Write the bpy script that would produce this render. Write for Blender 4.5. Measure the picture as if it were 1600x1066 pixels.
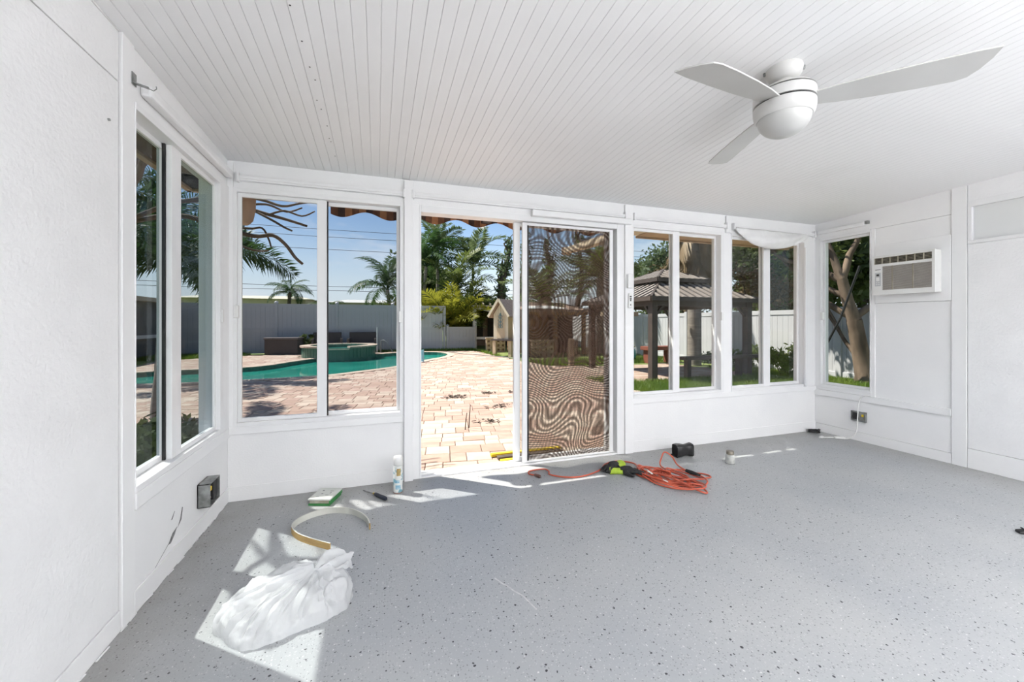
import bpy, bmesh, math, random
import numpy as np
from mathutils import Vector, Matrix, Euler
for o in list(bpy.data.objects): bpy.data.objects.remove(o)
scn = bpy.context.scene
C = scn.collection
R = math.radians
# ------------------------------------------------------------------ camera
cam_d = bpy.data.cameras.new('camera'); cam = bpy.data.objects.new('camera', cam_d); C.objects.link(cam)
cam_d.sensor_width = 36.0; cam_d.sensor_fit = 'HORIZONTAL'
cam_d.lens = 623.0 / 1600.0 * 36.0
cam_d.shift_y = -29.0 / 1600.0
cam_d.clip_start = 0.02; cam_d.clip_end = 500
cam.location = (0, 0, 1.2); cam.rotation_euler = (R(90), 0, R(-18.63))
scn.camera = cam
# ------------------------------------------------------------------ world, sun, unseen fill light, exposure
SUN_TRAVEL = Vector((0.53, -0.42, -1.0)).normalized()
w = bpy.data.worlds.new('world'); scn.world = w; w.use_nodes = True
nt = w.node_tree; nt.nodes.clear()
sky = nt.nodes.new('ShaderNodeTexSky'); sky.sky_type = 'NISHITA'; sky.sun_disc = False
sky.sun_elevation = R(55); sky.sun_rotation = math.atan2(-0.55, 0.42); sky.air_density = 1.0; sky.dust_density = 0.25; sky.ozone_density = 2.0
tc = nt.nodes.new('ShaderNodeTexCoord'); mp = nt.nodes.new('ShaderNodeMapping'); mp.inputs['Scale'].default_value = (1, 1, 3.2)
nz = nt.nodes.new('ShaderNodeTexNoise'); nz.inputs['Scale'].default_value = 3.1; nz.inputs['Detail'].default_value = 7; nz.inputs['Roughness'].default_value = 0.6
cr = nt.nodes.new('ShaderNodeValToRGB'); cr.color_ramp.elements[0].position = 0.55; cr.color_ramp.elements[1].position = 0.78
mx = nt.nodes.new('ShaderNodeMixRGB'); mx.inputs['Color2'].default_value = (7.0, 7.3, 7.8, 1)
bg = nt.nodes.new('ShaderNodeBackground'); bg.inputs['Strength'].default_value = 0.125
out = nt.nodes.new('ShaderNodeOutputWorld')
L = nt.links.new
L(tc.outputs['Generated'], mp.inputs['Vector']); L(mp.outputs['Vector'], nz.inputs['Vector']); L(nz.outputs['Fac'], cr.inputs['Fac'])
# white haze towards the horizon, the same all round
sepw = nt.nodes.new('ShaderNodeSeparateXYZ'); mrw = nt.nodes.new('ShaderNodeMapRange'); mrw.inputs['From Min'].default_value = 0.0; mrw.inputs['From Max'].default_value = 0.25; mrw.inputs['To Min'].default_value = 0.92; mrw.inputs['To Max'].default_value = 0.0; mrw.interpolation_type = 'SMOOTHSTEP'
hz = nt.nodes.new('ShaderNodeMixRGB'); hz.inputs['Color2'].default_value = (6.2, 6.9, 7.6, 1)
L(tc.outputs['Generated'], sepw.inputs['Vector']); L(sepw.outputs['Z'], mrw.inputs['Value']); L(mrw.outputs['Result'], hz.inputs['Fac']); L(sky.outputs['Color'], hz.inputs['Color1'])
L(cr.outputs['Color'], mx.inputs['Fac']); L(hz.outputs['Color'], mx.inputs['Color1']); L(mx.outputs['Color'], bg.inputs['Color']); L(bg.outputs['Background'], out.inputs['Surface'])
sd = bpy.data.lights.new('sun', 'SUN'); sd.energy = 8.0; sd.angle = R(0.6); sd.color = (1.0, 0.95, 0.87)
so = bpy.data.objects.new('sun', sd); C.objects.link(so); so.rotation_euler = SUN_TRAVEL.to_track_quat('-Z', 'Y').to_euler(); so.location = (-12, 10, 20)
def area(name, loc, target, sx, sy, power, col=(1, 1, 1)):
    d = bpy.data.lights.new(name, 'AREA'); d.shape = 'RECTANGLE'; d.size = sx; d.size_y = sy; d.energy = power; d.color = col
    o = bpy.data.objects.new(name, d); C.objects.link(o); o.location = loc
    o.rotation_euler = (Vector(target) - Vector(loc)).to_track_quat('-Z', 'Y').to_euler(); return o
area('ceiling_fill', (2.35, -1.55, 1.7), (2.35, -1.55, 3.0), 3.8, 1.6, 205, (0.985, 0.99, 1.0))  # added fill without a fixture, behind the camera, aimed up at the ceiling
vs = scn.view_settings; vs.view_transform = 'Standard'; vs.look = 'None'; vs.gamma = 1.0; vs.use_curve_mapping = False; vs.exposure = 0.35

# ------------------------------------------------------------------ helpers
class MB:
    def __init__(s): s.v = []; s.f = []; s.m = []
    def add(s, vs_, fs, mi=0):
        n = len(s.v); s.v += [tuple(p) for p in vs_]; s.f += [tuple(i + n for i in q) for q in fs]; s.m += [mi] * len(fs); return s
    def box(s, x0, x1, y0, y1, z0, z1, mi=0):
        x0, x1 = min(x0, x1), max(x0, x1); y0, y1 = min(y0, y1), max(y0, y1); z0, z1 = min(z0, z1), max(z0, z1)
        return s.add([(x0,y0,z0),(x1,y0,z0),(x1,y1,z0),(x0,y1,z0),(x0,y0,z1),(x1,y0,z1),(x1,y1,z1),(x0,y1,z1)],
              [(0,3,2,1),(4,5,6,7),(0,1,5,4),(1,2,6,5),(2,3,7,6),(3,0,4,7)], mi)
    def obox(s, c, size, M=None, mi=0):
        hx, hy, hz = size[0]/2, size[1]/2, size[2]/2; M = M or Matrix.Identity(3); c = Vector(c)
        P = [c + M @ Vector(p) for p in [(-hx,-hy,-hz),(hx,-hy,-hz),(hx,hy,-hz),(-hx,hy,-hz),(-hx,-hy,hz),(hx,-hy,hz),(hx,hy,hz),(-hx,hy,hz)]]
        return s.add(P, [(0,3,2,1),(4,5,6,7),(0,1,5,4),(1,2,6,5),(2,3,7,6),(3,0,4,7)], mi)
    def bar(s, a, b, w_, h_, mi=0):
        a = Vector(a); b = Vector(b); d = b - a; q = d.to_track_quat('X', 'Z').to_matrix()
        return s.obox((a + b) / 2, (d.length, w_, h_), q, mi)
    def tube(s, pts, r, n=8, mi=0, caps=True):
        pts = [Vector(p) for p in pts]; k = len(pts)
        rs = [r] * k if not hasattr(r, '__len__') else list(r)
        V = []; up = Vector((0, 0, 1)); prev = None
        for i, p in enumerate(pts):
            t = (pts[min(i + 1, k - 1)] - pts[max(i - 1, 0)])
            if t.length < 1e-9: t = Vector((0, 0, 1))
            t.normalize()
            if prev is None:
                a = t.cross(up) if abs(t.z) < 0.95 else t.cross(Vector((1, 0, 0)))
            else: a = prev - t * prev.dot(t)
            if a.length < 1e-6: a = t.orthogonal()
            a.normalize(); prev = a; b = t.cross(a)
            for j in range(n):
                an = 2 * math.pi * j / n; V.append(p + (a * math.cos(an) + b * math.sin(an)) * rs[i])
        F = []
        for i in range(k - 1):
            for j in range(n):
                F.append((i*n + j, i*n + (j+1) % n, (i+1)*n + (j+1) % n, (i+1)*n + j))
        if caps: F.append(tuple(range(n - 1, -1, -1))); F.append(tuple((k-1)*n + j for j in range(n)))
        return s.add(V, F, mi)
    def lathe(s, prof, c=(0, 0, 0), n=24, mi=0, sx=1.0):
        V = []; F = []; k = len(prof)
        for (r, z) in prof:
            for j in range(n):
                an = 2 * math.pi * j / n; V.append((c[0] + r * math.cos(an) * sx, c[1] + r * math.sin(an), c[2] + z))
        for i in range(k - 1):
            for j in range(n): F.append((i*n + j, i*n + (j+1) % n, (i+1)*n + (j+1) % n, (i+1)*n + j))
        F.append(tuple(range(n - 1, -1, -1))); F.append(tuple((k-1)*n + j for j in range(n)))
        return s.add(V, F, mi)
    def prism(s, poly, z0, z1, mi=0):
        k = len(poly); V = [(x, y, z0) for x, y in poly] + [(x, y, z1) for x, y in poly]
        F = [tuple(range(k - 1, -1, -1)), tuple(range(k, 2*k))] + [(i, (i+1) % k, k + (i+1) % k, k + i) for i in range(k)]
        return s.add(V, F, mi)
    def build(s, name, mats, parent=None, smooth=None, bevel=0.0, local=False, fix=True):
        me = bpy.data.meshes.new(name); V = s.v
        org = ORG.get(parent.name, (0, 0, 0)) if (parent is not None and not local) else (0, 0, 0)
        if org != (0, 0, 0): V = [(p[0]-org[0], p[1]-org[1], p[2]-org[2]) for p in V]
        me.from_pydata(V, [], s.f); ms = mats if isinstance(mats, (list, tuple)) else [mats]
        for m in ms: me.materials.append(m)
        if len(ms) > 1: me.polygons.foreach_set('material_index', s.m)
        if fix:
            bm = bmesh.new(); bm.from_mesh(me); bmesh.ops.recalc_face_normals(bm, faces=bm.faces); bm.to_mesh(me); bm.free()
        me.update()
        if smooth:
            me.shade_smooth(); me.set_sharp_from_angle(angle=R(smooth))
        o = bpy.data.objects.new(name, me); C.objects.link(o)
        if bevel: b = o.modifiers.new('bevel', 'BEVEL'); b.width = bevel; b.segments = 2; b.limit_method = 'ANGLE'
        if parent is not None: o.parent = parent; ORG[o.name] = ORG.get(parent.name, (0, 0, 0))
        return o
ORG = {}
def npmesh(name, V, F, mats, parent=None, midx=None, local=False):
    """V (n,3) array, F (m,k) array of constant face size"""
    V = np.asarray(V, dtype=np.float32).copy(); F = np.asarray(F, dtype=np.int32)
    if parent is not None and not local: V -= np.array(ORG.get(parent.name, (0, 0, 0)), dtype=np.float32)
    me = bpy.data.meshes.new(name); me.vertices.add(len(V)); me.vertices.foreach_set('co', V.ravel())
    k = F.shape[1]; me.loops.add(F.size); me.loops.foreach_set('vertex_index', F.ravel())
    me.polygons.add(len(F)); me.polygons.foreach_set('loop_start', np.arange(0, F.size, k, dtype=np.int32))
    for m in (mats if isinstance(mats, (list, tuple)) else [mats]): me.materials.append(m)
    if midx is not None: me.polygons.foreach_set('material_index', np.asarray(midx, dtype=np.int32))
    me.update(calc_edges=True); me.validate()
    o = bpy.data.objects.new(name, me); C.objects.link(o)
    if parent is not None: o.parent = parent; ORG[o.name] = ORG.get(parent.name, (0, 0, 0))
    return o
def tag(o, label=None, cat=None, group=None, kind=None):
    if label: o['label'] = label
    if cat: o['category'] = cat
    if group: o['group'] = group
    if kind: o['kind'] = kind
    return o
def thing(name, label, cat, loc=(0, 0, 0), group=None, kind=None, rz=0.0):
    o = bpy.data.objects.new(name, None); C.objects.link(o); o.empty_display_size = 0.1
    o.location = loc; o.rotation_euler = (0, 0, rz); ORG[o.name] = tuple(loc)
    return tag(o, label, cat, group, kind)
def structure(name, label, loc=(0, 0, 0)):
    return thing(name, label, None, loc, None, 'structure')
def copy_part(o, parent, loc=None, rot=None, scale=None):
    c = o.copy(); C.objects.link(c); c.parent = parent; ORG[c.name] = ORG.get(parent.name, (0, 0, 0)) if parent else (0, 0, 0)
    if loc is not None: c.location = loc
    if rot is not None: c.rotation_euler = rot
    if scale is not None: c.scale = scale
    return c

# ------------------------------------------------------------------ materials
def mat(name, col, rough=0.6, col2=None, scale=8.0, amt=1.0, bump=0.0, bscale=None, metal=0.0, spec=0.5, coord='Object', stretch=(1, 1, 1), detail=5, lo=0.35, hi=0.65):
    m = bpy.data.materials.new(name); m.use_nodes = True; t = m.node_tree; b = t.nodes['Principled BSDF']
    b.inputs['Base Color'].default_value = (*col, 1); b.inputs['Roughness'].default_value = rough; b.inputs['Metallic'].default_value = metal
    b.inputs['Specular IOR Level'].default_value = spec
    if col2 is not None or bump:
        tc = t.nodes.new('ShaderNodeTexCoord'); mp = t.nodes.new('ShaderNodeMapping'); mp.inputs['Scale'].default_value = stretch
        t.links.new(tc.outputs[coord], mp.inputs['Vector'])
        if col2 is not None:
            n = t.nodes.new('ShaderNodeTexNoise'); n.inputs['Scale'].default_value = scale; n.inputs['Detail'].default_value = detail
            r = t.nodes.new('ShaderNodeValToRGB'); r.color_ramp.elements[0].position = lo; r.color_ramp.elements[1].position = hi
            r.color_ramp.elements[0].color = (*col, 1); r.color_ramp.elements[1].color = (*col2, 1)
            t.links.new(mp.outputs['Vector'], n.inputs['Vector']); t.links.new(n.outputs['Fac'], r.inputs['Fac']); t.links.new(r.outputs['Color'], b.inputs['Base Color'])
        if bump:
            n2 = t.nodes.new('ShaderNodeTexNoise'); n2.inputs['Scale'].default_value = bscale or scale * 4; n2.inputs['Detail'].default_value = 4
            bp = t.nodes.new('ShaderNodeBump'); bp.inputs['Strength'].default_value = bump; bp.inputs['Distance'].default_value = 0.01
            t.links.new(mp.outputs['Vector'], n2.inputs['Vector']); t.links.new(n2.outputs['Fac'], bp.inputs['Height']); t.links.new(bp.outputs['Normal'], b.inputs['Normal'])
    return m
def leafmat(name, c1, c2, trans=0.35):
    m = mat(name, c1, 0.5, c2, 1.6, spec=0.35); t = m.node_tree; b = t.nodes['Principled BSDF']; o = t.nodes['Material Output']
    tr = t.nodes.new('ShaderNodeBsdfTranslucent'); ms = t.nodes.new('ShaderNodeMixShader'); ms.inputs['Fac'].default_value = trans
    src = b.inputs['Base Color'].links[0].from_socket; t.links.new(src, tr.inputs['Color'])
    t.links.new(b.outputs['BSDF'], ms.inputs[1]); t.links.new(tr.outputs['BSDF'], ms.inputs[2]); t.links.new(ms.outputs['Shader'], o.inputs['Surface'])
    return m
def glassmat(name, tint, refl):
    m = bpy.data.materials.new(name); m.use_nodes = True; t = m.node_tree; t.nodes.clear()
    o = t.nodes.new('ShaderNodeOutputMaterial'); tr = t.nodes.new('ShaderNodeBsdfTransparent'); tr.inputs['Color'].default_value = (*tint, 1)
    gl = t.nodes.new('ShaderNodeBsdfGlossy'); gl.inputs['Roughness'].default_value = 0.0; gl.inputs['Color'].default_value = (1, 1, 1, 1)
    fr = t.nodes.new('ShaderNodeFresnel'); fr.inputs['IOR'].default_value = 1.45
    mu = t.nodes.new('ShaderNodeMath'); mu.operation = 'MULTIPLY'; mu.inputs[1].default_value = refl
    ms = t.nodes.new('ShaderNodeMixShader'); t.links.new(fr.outputs['Fac'], mu.inputs[0]); t.links.new(mu.outputs[0], ms.inputs['Fac'])
    t.links.new(tr.outputs['BSDF'], ms.inputs[1]); t.links.new(gl.outputs['BSDF'], ms.inputs[2]); t.links.new(ms.outputs['Shader'], o.inputs['Surface'])
    return m
M = {}
M['wall'] = mat('wall_paint', (0.88, 0.88, 0.88), 0.55, (0.85, 0.85, 0.855), 3.0, bump=0.12, bscale=90)
M['stucco'] = mat('textured_wall_paint', (0.87, 0.87, 0.875), 0.6, (0.835, 0.835, 0.84), 5.0, bump=0.35, bscale=55)
M['trim'] = mat('trim_paint', (0.88, 0.88, 0.88), 0.4, (0.855, 0.855, 0.86), 4.0)
M['alu'] = mat('white_aluminium', (0.85, 0.85, 0.855), 0.32, (0.82, 0.82, 0.825), 6.0)
M['ceil'] = mat('ceiling_paint', (0.90, 0.90, 0.905), 0.5, (0.875, 0.875, 0.88), 2.0)
M['gap'] = mat('dark_gap', (0.03, 0.03, 0.03), 0.8, (0.015, 0.015, 0.015), 20)
M['gasket'] = mat('black_gasket', (0.012, 0.012, 0.013), 0.5, (0.02, 0.02, 0.02), 20)
M['glass'] = glassmat('window_glass', (0.87, 0.88, 0.87), 0.07)
M['glass_dark'] = glassmat('tinted_window_glass', (0.68, 0.71, 0.72), 0.1)
M['glass_screen'] = glassmat('screened_window_glass', (0.79, 0.80, 0.81), 0.1)
M['white_plastic'] = mat('white_plastic', (0.80, 0.80, 0.79), 0.35, (0.77, 0.77, 0.75), 6)
M['fan'] = mat('fan_white', (0.62, 0.615, 0.60), 0.4, (0.59, 0.585, 0.57), 5)
M['fan_glass'] = mat('frosted_glass', (0.56, 0.56, 0.545), 0.35, (0.53, 0.53, 0.515), 5)
M['black'] = mat('black_rubber', (0.012, 0.012, 0.013), 0.55, (0.025, 0.025, 0.025), 25)
M['steel'] = mat('galvanised_steel', (0.42, 0.43, 0.43), 0.4, (0.20, 0.21, 0.20), 18, metal=0.5)
M['yellow'] = mat('yellow_plastic', (0.75, 0.55, 0.02), 0.5, (0.6, 0.42, 0.02), 8)
M['orange'] = mat('orange_cord', (0.62, 0.13, 0.07), 0.45, (0.5, 0.09, 0.05), 10)
M['tan'] = mat('tan_soffit', (0.50, 0.36, 0.23), 0.7, (0.40, 0.28, 0.18), 5)
M['cream'] = mat('cream_paint', (0.62, 0.52, 0.38), 0.6, (0.55, 0.45, 0.32), 4)
M['concrete'] = mat('concrete', (0.50, 0.46, 0.41), 0.85, (0.42, 0.38, 0.33), 6, bump=0.2)
def floor_material():
    m = mat('painted_concrete_floor', (0.375, 0.39, 0.405), 0.42, (0.425, 0.435, 0.44), 1.3, bump=0.16, bscale=70, spec=0.45)
    t = m.node_tree; b = t.nodes['Principled BSDF']; N = t.nodes.new; K = t.links.new
    tc = N('ShaderNodeTexCoord'); base = b.inputs['Base Color'].links[0].from_socket
    def flecks(scale, size, thr, seed, col, base):
        mp = N('ShaderNodeMapping'); mp.inputs['Location'].default_value = (seed, seed * 1.7, 0); K(tc.outputs['Object'], mp.inputs['Vector'])
        n = N('ShaderNodeTexNoise'); n.inputs['Scale'].default_value = scale * 2.5
        va = N('ShaderNodeVectorMath'); va.operation = 'MULTIPLY_ADD'; va.inputs[1].default_value = (0.012,) * 3
        K(n.outputs['Color'], va.inputs[0]); K(mp.outputs['Vector'], va.inputs[2]); K(mp.outputs['Vector'], n.inputs['Vector'])
        v = N('ShaderNodeTexVoronoi'); v.inputs['Scale'].default_value = scale; v.voronoi_dimensions = '2D'; K(va.outputs['Vector'], v.inputs['Vector'])
        sep = N('ShaderNodeSeparateColor'); K(v.outputs['Color'], sep.inputs['Color'])
        a = N('ShaderNodeMath'); a.operation = 'LESS_THAN'; a.inputs[1].default_value = thr; K(sep.outputs['Red'], a.inputs[0])
        sz = N('ShaderNodeMath'); sz.operation = 'MULTIPLY_ADD'; sz.inputs[1].default_value = size; sz.inputs[2].default_value = size * 0.3; K(sep.outputs['Green'], sz.inputs[0])
        d = N('ShaderNodeMath'); d.operation = 'LESS_THAN'; K(v.outputs['Distance'], d.inputs[0]); K(sz.outputs[0], d.inputs[1])
        mu = N('ShaderNodeMath'); mu.operation = 'MULTIPLY'; K(a.outputs[0], mu.inputs[0]); K(d.outputs[0], mu.inputs[1])
        mix = N('ShaderNodeMixRGB'); mix.inputs['Color2'].default_value = (*col, 1); K(mu.outputs[0], mix.inputs['Fac']); K(base, mix.inputs['Color1'])
        return mix.outputs['Color']
    base = flecks(34, 0.10, 0.30, 0.0, (0.05, 0.05, 0.055), base)
    base = flecks(21, 0.085, 0.2, 5.3, (0.04, 0.04, 0.045), base)
    base = flecks(40, 0.09, 0.25, 9.1, (0.66, 0.66, 0.65), base)
    base = flecks(90, 0.2, 0.35, 3.3, (0.25, 0.255, 0.26), base)
    base = flecks(95, 0.2, 0.35, 7.7, (0.5, 0.505, 0.51), base)
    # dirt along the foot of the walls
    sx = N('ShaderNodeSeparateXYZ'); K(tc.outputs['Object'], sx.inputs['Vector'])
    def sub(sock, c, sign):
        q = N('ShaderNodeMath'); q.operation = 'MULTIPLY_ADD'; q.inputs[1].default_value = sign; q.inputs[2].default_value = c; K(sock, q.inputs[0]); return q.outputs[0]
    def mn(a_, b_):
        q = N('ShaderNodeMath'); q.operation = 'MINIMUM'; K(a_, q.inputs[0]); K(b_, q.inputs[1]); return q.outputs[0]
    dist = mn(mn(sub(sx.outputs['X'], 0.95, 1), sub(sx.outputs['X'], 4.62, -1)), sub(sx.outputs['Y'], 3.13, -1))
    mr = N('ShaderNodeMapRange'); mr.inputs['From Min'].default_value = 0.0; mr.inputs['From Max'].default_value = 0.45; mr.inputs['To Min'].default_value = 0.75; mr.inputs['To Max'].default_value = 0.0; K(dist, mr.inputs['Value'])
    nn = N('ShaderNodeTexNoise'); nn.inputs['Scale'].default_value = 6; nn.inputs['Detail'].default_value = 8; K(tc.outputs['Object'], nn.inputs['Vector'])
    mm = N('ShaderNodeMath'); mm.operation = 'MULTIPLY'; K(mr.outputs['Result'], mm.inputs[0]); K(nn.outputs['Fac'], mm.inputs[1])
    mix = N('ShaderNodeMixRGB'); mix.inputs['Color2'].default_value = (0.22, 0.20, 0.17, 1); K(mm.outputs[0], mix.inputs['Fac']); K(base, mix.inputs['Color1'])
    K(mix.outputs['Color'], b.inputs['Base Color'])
    return m
# ------------------------------------------------------------------ room shell
XL, XR, YB, YR, H0 = -0.95, 4.62, 3.13, -2.7, 2.285
SL = 0.04                                   # ceiling rises away from the window wall
def cz(y): return H0 + SL * (YB - y)
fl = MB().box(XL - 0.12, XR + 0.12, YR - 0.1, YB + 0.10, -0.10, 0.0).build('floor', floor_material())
tag(fl, 'grey painted concrete floor with dark and white paint flecks', kind='structure')
# curved white scratch in the floor paint
def ribbon(mb, pts, w_, z, mi=0):
    for i in range(len(pts) - 1):
        a = Vector((*pts[i], 0)); b = Vector((*pts[i+1], 0)); n = (b - a).cross(Vector((0, 0, 1))).normalized() * w_ / 2
        mb.add([(a+n) + Vector((0,0,z)), (a-n) + Vector((0,0,z)), (b-n) + Vector((0,0,z)), (b+n) + Vector((0,0,z))], [(0, 1, 2, 3)], mi)
    return mb
ribbon(MB(), [(0.52, 1.80), (0.545, 1.745), (0.555, 1.735), (0.575, 1.69), (0.605, 1.64), (0.615, 1.60), (0.63, 1.545)], 0.007, 0.0006).build('paint_scratch', mat('scratch_white', (0.62, 0.62, 0.61), 0.6, (0.5, 0.5, 0.5), 40), fl)

# ceiling: backing + individual planks
ce = structure('ceiling', 'white beadboard plank ceiling sloping gently down to the windows', (0, YB, H0))
cb = MB(); cb.add([(XL-0.1, YB+0.12, cz(YB+0.12)+0.008), (XR+0.1, YB+0.12, cz(YB+0.12)+0.008), (XR+0.1, YR-0.1, cz(YR-0.1)+0.008), (XL-0.1, YR-0.1, cz(YR-0.1)+0.008),
            (XL-0.1, YB+0.12, cz(YB+0.12)+0.05), (XR+0.1, YB+0.12, cz(YB+0.12)+0.05), (XR+0.1, YR-0.1, cz(YR-0.1)+0.05), (XL-0.1, YR-0.1, cz(YR-0.1)+0.05)],
       [(0,3,2,1),(4,5,6,7),(0,1,5,4),(1,2,6,5),(2,3,7,6),(3,0,4,7)])
cb.build('ceiling_board', M['ceil'], ce)
PW = 0.0535; PL = (YB - YR) * math.sqrt(1 + SL * SL)
pm = MB(); a_, g_ = PW / 2 - 0.0006, 0.0026
sec = [(-a_, 0.008), (-a_, 0.0008), (-a_ + g_, 0.0), (a_ - g_, 0.0), (a_, 0.0008), (a_, 0.008)]
V = [(x, 0, z) for x, z in sec] + [(x, -PL, z) for x, z in sec]
pm.add(V, [(i, i+1, 7+i, 6+i) for i in range(5)] + [(0,1,2,3,4,5), (11,10,9,8,7,6)])
npl = int((XR - XL) / PW) + 1
p0 = None
for i in range(npl):
    x = XL + PW * (i + 0.5)
    if p0 is None: p0 = o = pm.build('plank', M['ceil'], ce, local=True)
    else: o = copy_part(p0, ce)
    o.location = (x, 0, 0); o.rotation_euler = (-math.atan(SL), 0, 0)

for (x, y) in [(-0.30, 1.62), (-0.29, 1.80), (-0.285, 1.96), (-0.275, 2.05), (-0.29, 2.22), (-0.28, 2.30), (-0.27, 2.47), (-0.275, 2.62), (-0.27, 2.66), (-0.265, 2.86)]:
    MB().lathe([(0.004, 0), (0.003, -0.0006)], (x, y, cz(y) - 0.0002), 7).build('rust_speck', M['gap'], ce)
def mapper(side):
    if side == 'back': return lambda u0, u1, d0, d1, z0, z1: (u0, u1, YB + d0, YB + d1, z0, z1)
    if side == 'left': return lambda u0, u1, d0, d1, z0, z1: (XL - d1, XL - d0, u0, u1, z0, z1)
    return lambda u0, u1, d0, d1, z0, z1: (XR + d0, XR + d1, u0, u1, z0, z1)
def part(side, name, m, parent, boxes, bevel=0.0):
    f = mapper(side); mb = MB()
    for b in boxes: mb.box(*f(*b))
    return mb.build(name, m, parent, bevel=bevel)
TOPZ = 2.31
# ---- back wall
wb = structure('wall_back', 'white window wall with low panels, posts and header facing the patio', (1.8, YB, 0))
for (a, b, z0, z1) in [(-0.95, 0.262, 0.0, 0.445), (2.218, 4.62, 0.0, 0.445)]:
    part('back', 'knee_panel', M['wall'], wb, [(a, b, 0.0, 0.10, z0, z1)])
    part('back', 'ledge', M['trim'], wb, [(a, b, -0.014, 0.11, 0.447, 0.497)], 0.003)
part('back', 'baseboard', M['wall'], wb, [(-0.95, 0.255, -0.007, 0.0, 0.0, 0.098)], 0.002)
part('back', 'baseboard', M['wall'], wb, [(2.226, 4.62, -0.007, 0.0, 0.0, 0.105)], 0.002)
part('back', 'header', M['wall'], wb, [(-0.95, 4.62, 0.0, 0.12, 2.105, TOPZ)])
for (a, b, d, z0) in [(-0.95, -0.915, -0.012, 0.497), (0.19, 0.255, -0.03, 0.0), (0.255, 0.303, -0.006, 0.0), (2.137, 2.222, -0.02, 0.0), (3.303, 3.40, -0.006, 0.497), (4.462, 4.62, -0.004, 0.497)]:
    part('back', 'post', M['trim'], wb, [(a, b, d, 0.12, z0, 2.105 if d > -0.01 else 2.275)], 0.003)
part('back', 'post', M['trim'], wb, [(3.325, 3.39, -0.02, 0.0, 2.105, 2.275)], 0.003)
for (a, b) in [(-0.88, 0.185), (0.26, 2.13), (2.235, 3.32), (3.42, 4.57)]:
    part('back', 'curtain_rail', M['alu'], wb, [(a, b, -0.028, 0.0, 2.15, 2.168), (a, b, -0.034, -0.026, 2.162, 2.182)], 0.003)
    part('back', 'rail_bracket', M['alu'], wb, [(a - 0.012, a + 0.004, -0.04, 0.0, 2.14, 2.205), (b - 0.004, b + 0.012, -0.04, 0.0, 2.14, 2.205)], 0.003)
part('back', 'track_cover', M['alu'], wb, [(1.22, 2.19, -0.05, 0.0, 2.09, 2.142)], 0.006)
# ---- left wall
wl = structure('wall_left', 'white left wall with seamed stucco panels and a window', (XL, 0, 0))
part('left', 'backing', M['gap'], wl, [(YR, 2.04, 0.03, 0.10, 0, 2.53), (2.0, YB + 0.12, 0.03, 0.10, 0, 0.45), (2.0, YB + 0.12, 0.03, 0.10, 2.11, 2.36)])
part('left', 'wall_panel', M['stucco'], wl, [(YR, 1.9495, 0.0, 0.03, 0.085, 2.1305)], 0.003)
part('left', 'upper_panel', M['stucco'], wl, [(YR, 1.9495, 0.0, 0.03, 2.1345, 2.327)], 0.002)
mb = MB(); mb.add([(XL, YR, 2.329), (XL, 1.953, 2.329), (XL, 1.953, cz(1.953)+0.01), (XL, YR, cz(YR)+0.01), (XL-0.03, YR, 2.329), (XL-0.03, 1.953, 2.329), (XL-0.03, 1.953, cz(1.953)+0.01), (XL-0.03, YR, cz(YR)+0.01)],
    [(0,1,2,3),(4,7,6,5),(0,4,5,1),(1,5,6,2),(2,6,7,3),(3,7,4,0)]); mb.build('top_trim', M['trim'], wl)
part('left', 'baseboard', M['wall'], wl, [(YR, 1.953, -0.004, 0.03, 0.0, 0.083)], 0.002)
part('left', 'post', M['trim'], wl, [(1.9575, 2.04, -0.008, 0.06, 0.0, 2.345)], 0.002)
part('left', 'knee_panel', M['wall'], wl, [(2.0445, YB, 0.0, 0.10, 0.0, 0.428)], 0.002)
part('left', 'baseboard', M['wall'], wl, [(2.0445, YB, -0.007, 0.0, 0.0, 0.095)], 0.002)
part('left', 'ledge', M['trim'], wl, [(2.041, YB, -0.014, 0.11, 0.43, 0.497)], 0.003)
part('left', 'corner_post', M['trim'], wl, [(3.012, YB + 0.12, -0.012, 0.12, 0.497, 2.105)], 0.003)
part('left', 'header', M['wall'], wl, [(2.04, YB + 0.12, 0.0, 0.12, 2.105, 2.335)])
part('left', 'rail_cover', M['alu'], wl, [(2.09, YB - 0.035, -0.045, 0.0, 2.155, 2.205)], 0.012)
# ---- right wall
wr = structure('wall_right', 'white right wall with air conditioner panel and high transom window', (XR, 0, 0))
part('right', 'backing', M['gap'], wr, [(YR, 2.57, 0.03, 0.10, 0, 1.84), (YR, 1.97, 0.03, 0.10, 2.2, 2.53), (YR, 0.6, 0.03, 0.1, 1.8, 2.3), (1.965, 2.57, 0.03, 0.1, 1.8, 2.36), (2.5, YB + 0.12, 0.03, 0.1, 0, 0.45), (2.5, YB + 0.12, 0.03, 0.1, 2.11, 2.35)])
part('right', 'wall_panel', M['stucco'], wr, [(YR, 1.919, 0.0, 0.03, 0.162, 1.845)], 0.003)
part('right', 'upper_panel', M['stucco'], wr, [(YR, 1.919, 0.0, 0.03, 2.20, 2.55)], 0.002)
part('right', 'side_panel', M['stucco'], wr, [(YR, 0.6, 0.0, 0.03, 1.845, 2.20)], 0.002)
part('right', 'baseboard', M['wall'], wr, [(YR, 1.919, -0.004, 0.03, 0.0, 0.16)], 0.002)
part('right', 'post', M['trim'], wr, [(1.922, 2.014, -0.008, 0.03, 0.0, 2.34)], 0.002)
part('right', 'knee_panel', M['wall'], wr, [(2.0165, YB, 0.0, 0.10, 0.09, 0.40)], 0.002)
part('right', 'baseboard', M['wall'], wr, [(2.0165, YB, -0.006, 0.03, 0.0, 0.088)], 0.002)
part('right', 'ledge', M['trim'], wr, [(2.0165, YB, -0.014, 0.11, 0.402, 0.465), (2.58, YB, -0.005, 0.11, 0.465, 0.50)], 0.003)
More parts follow.
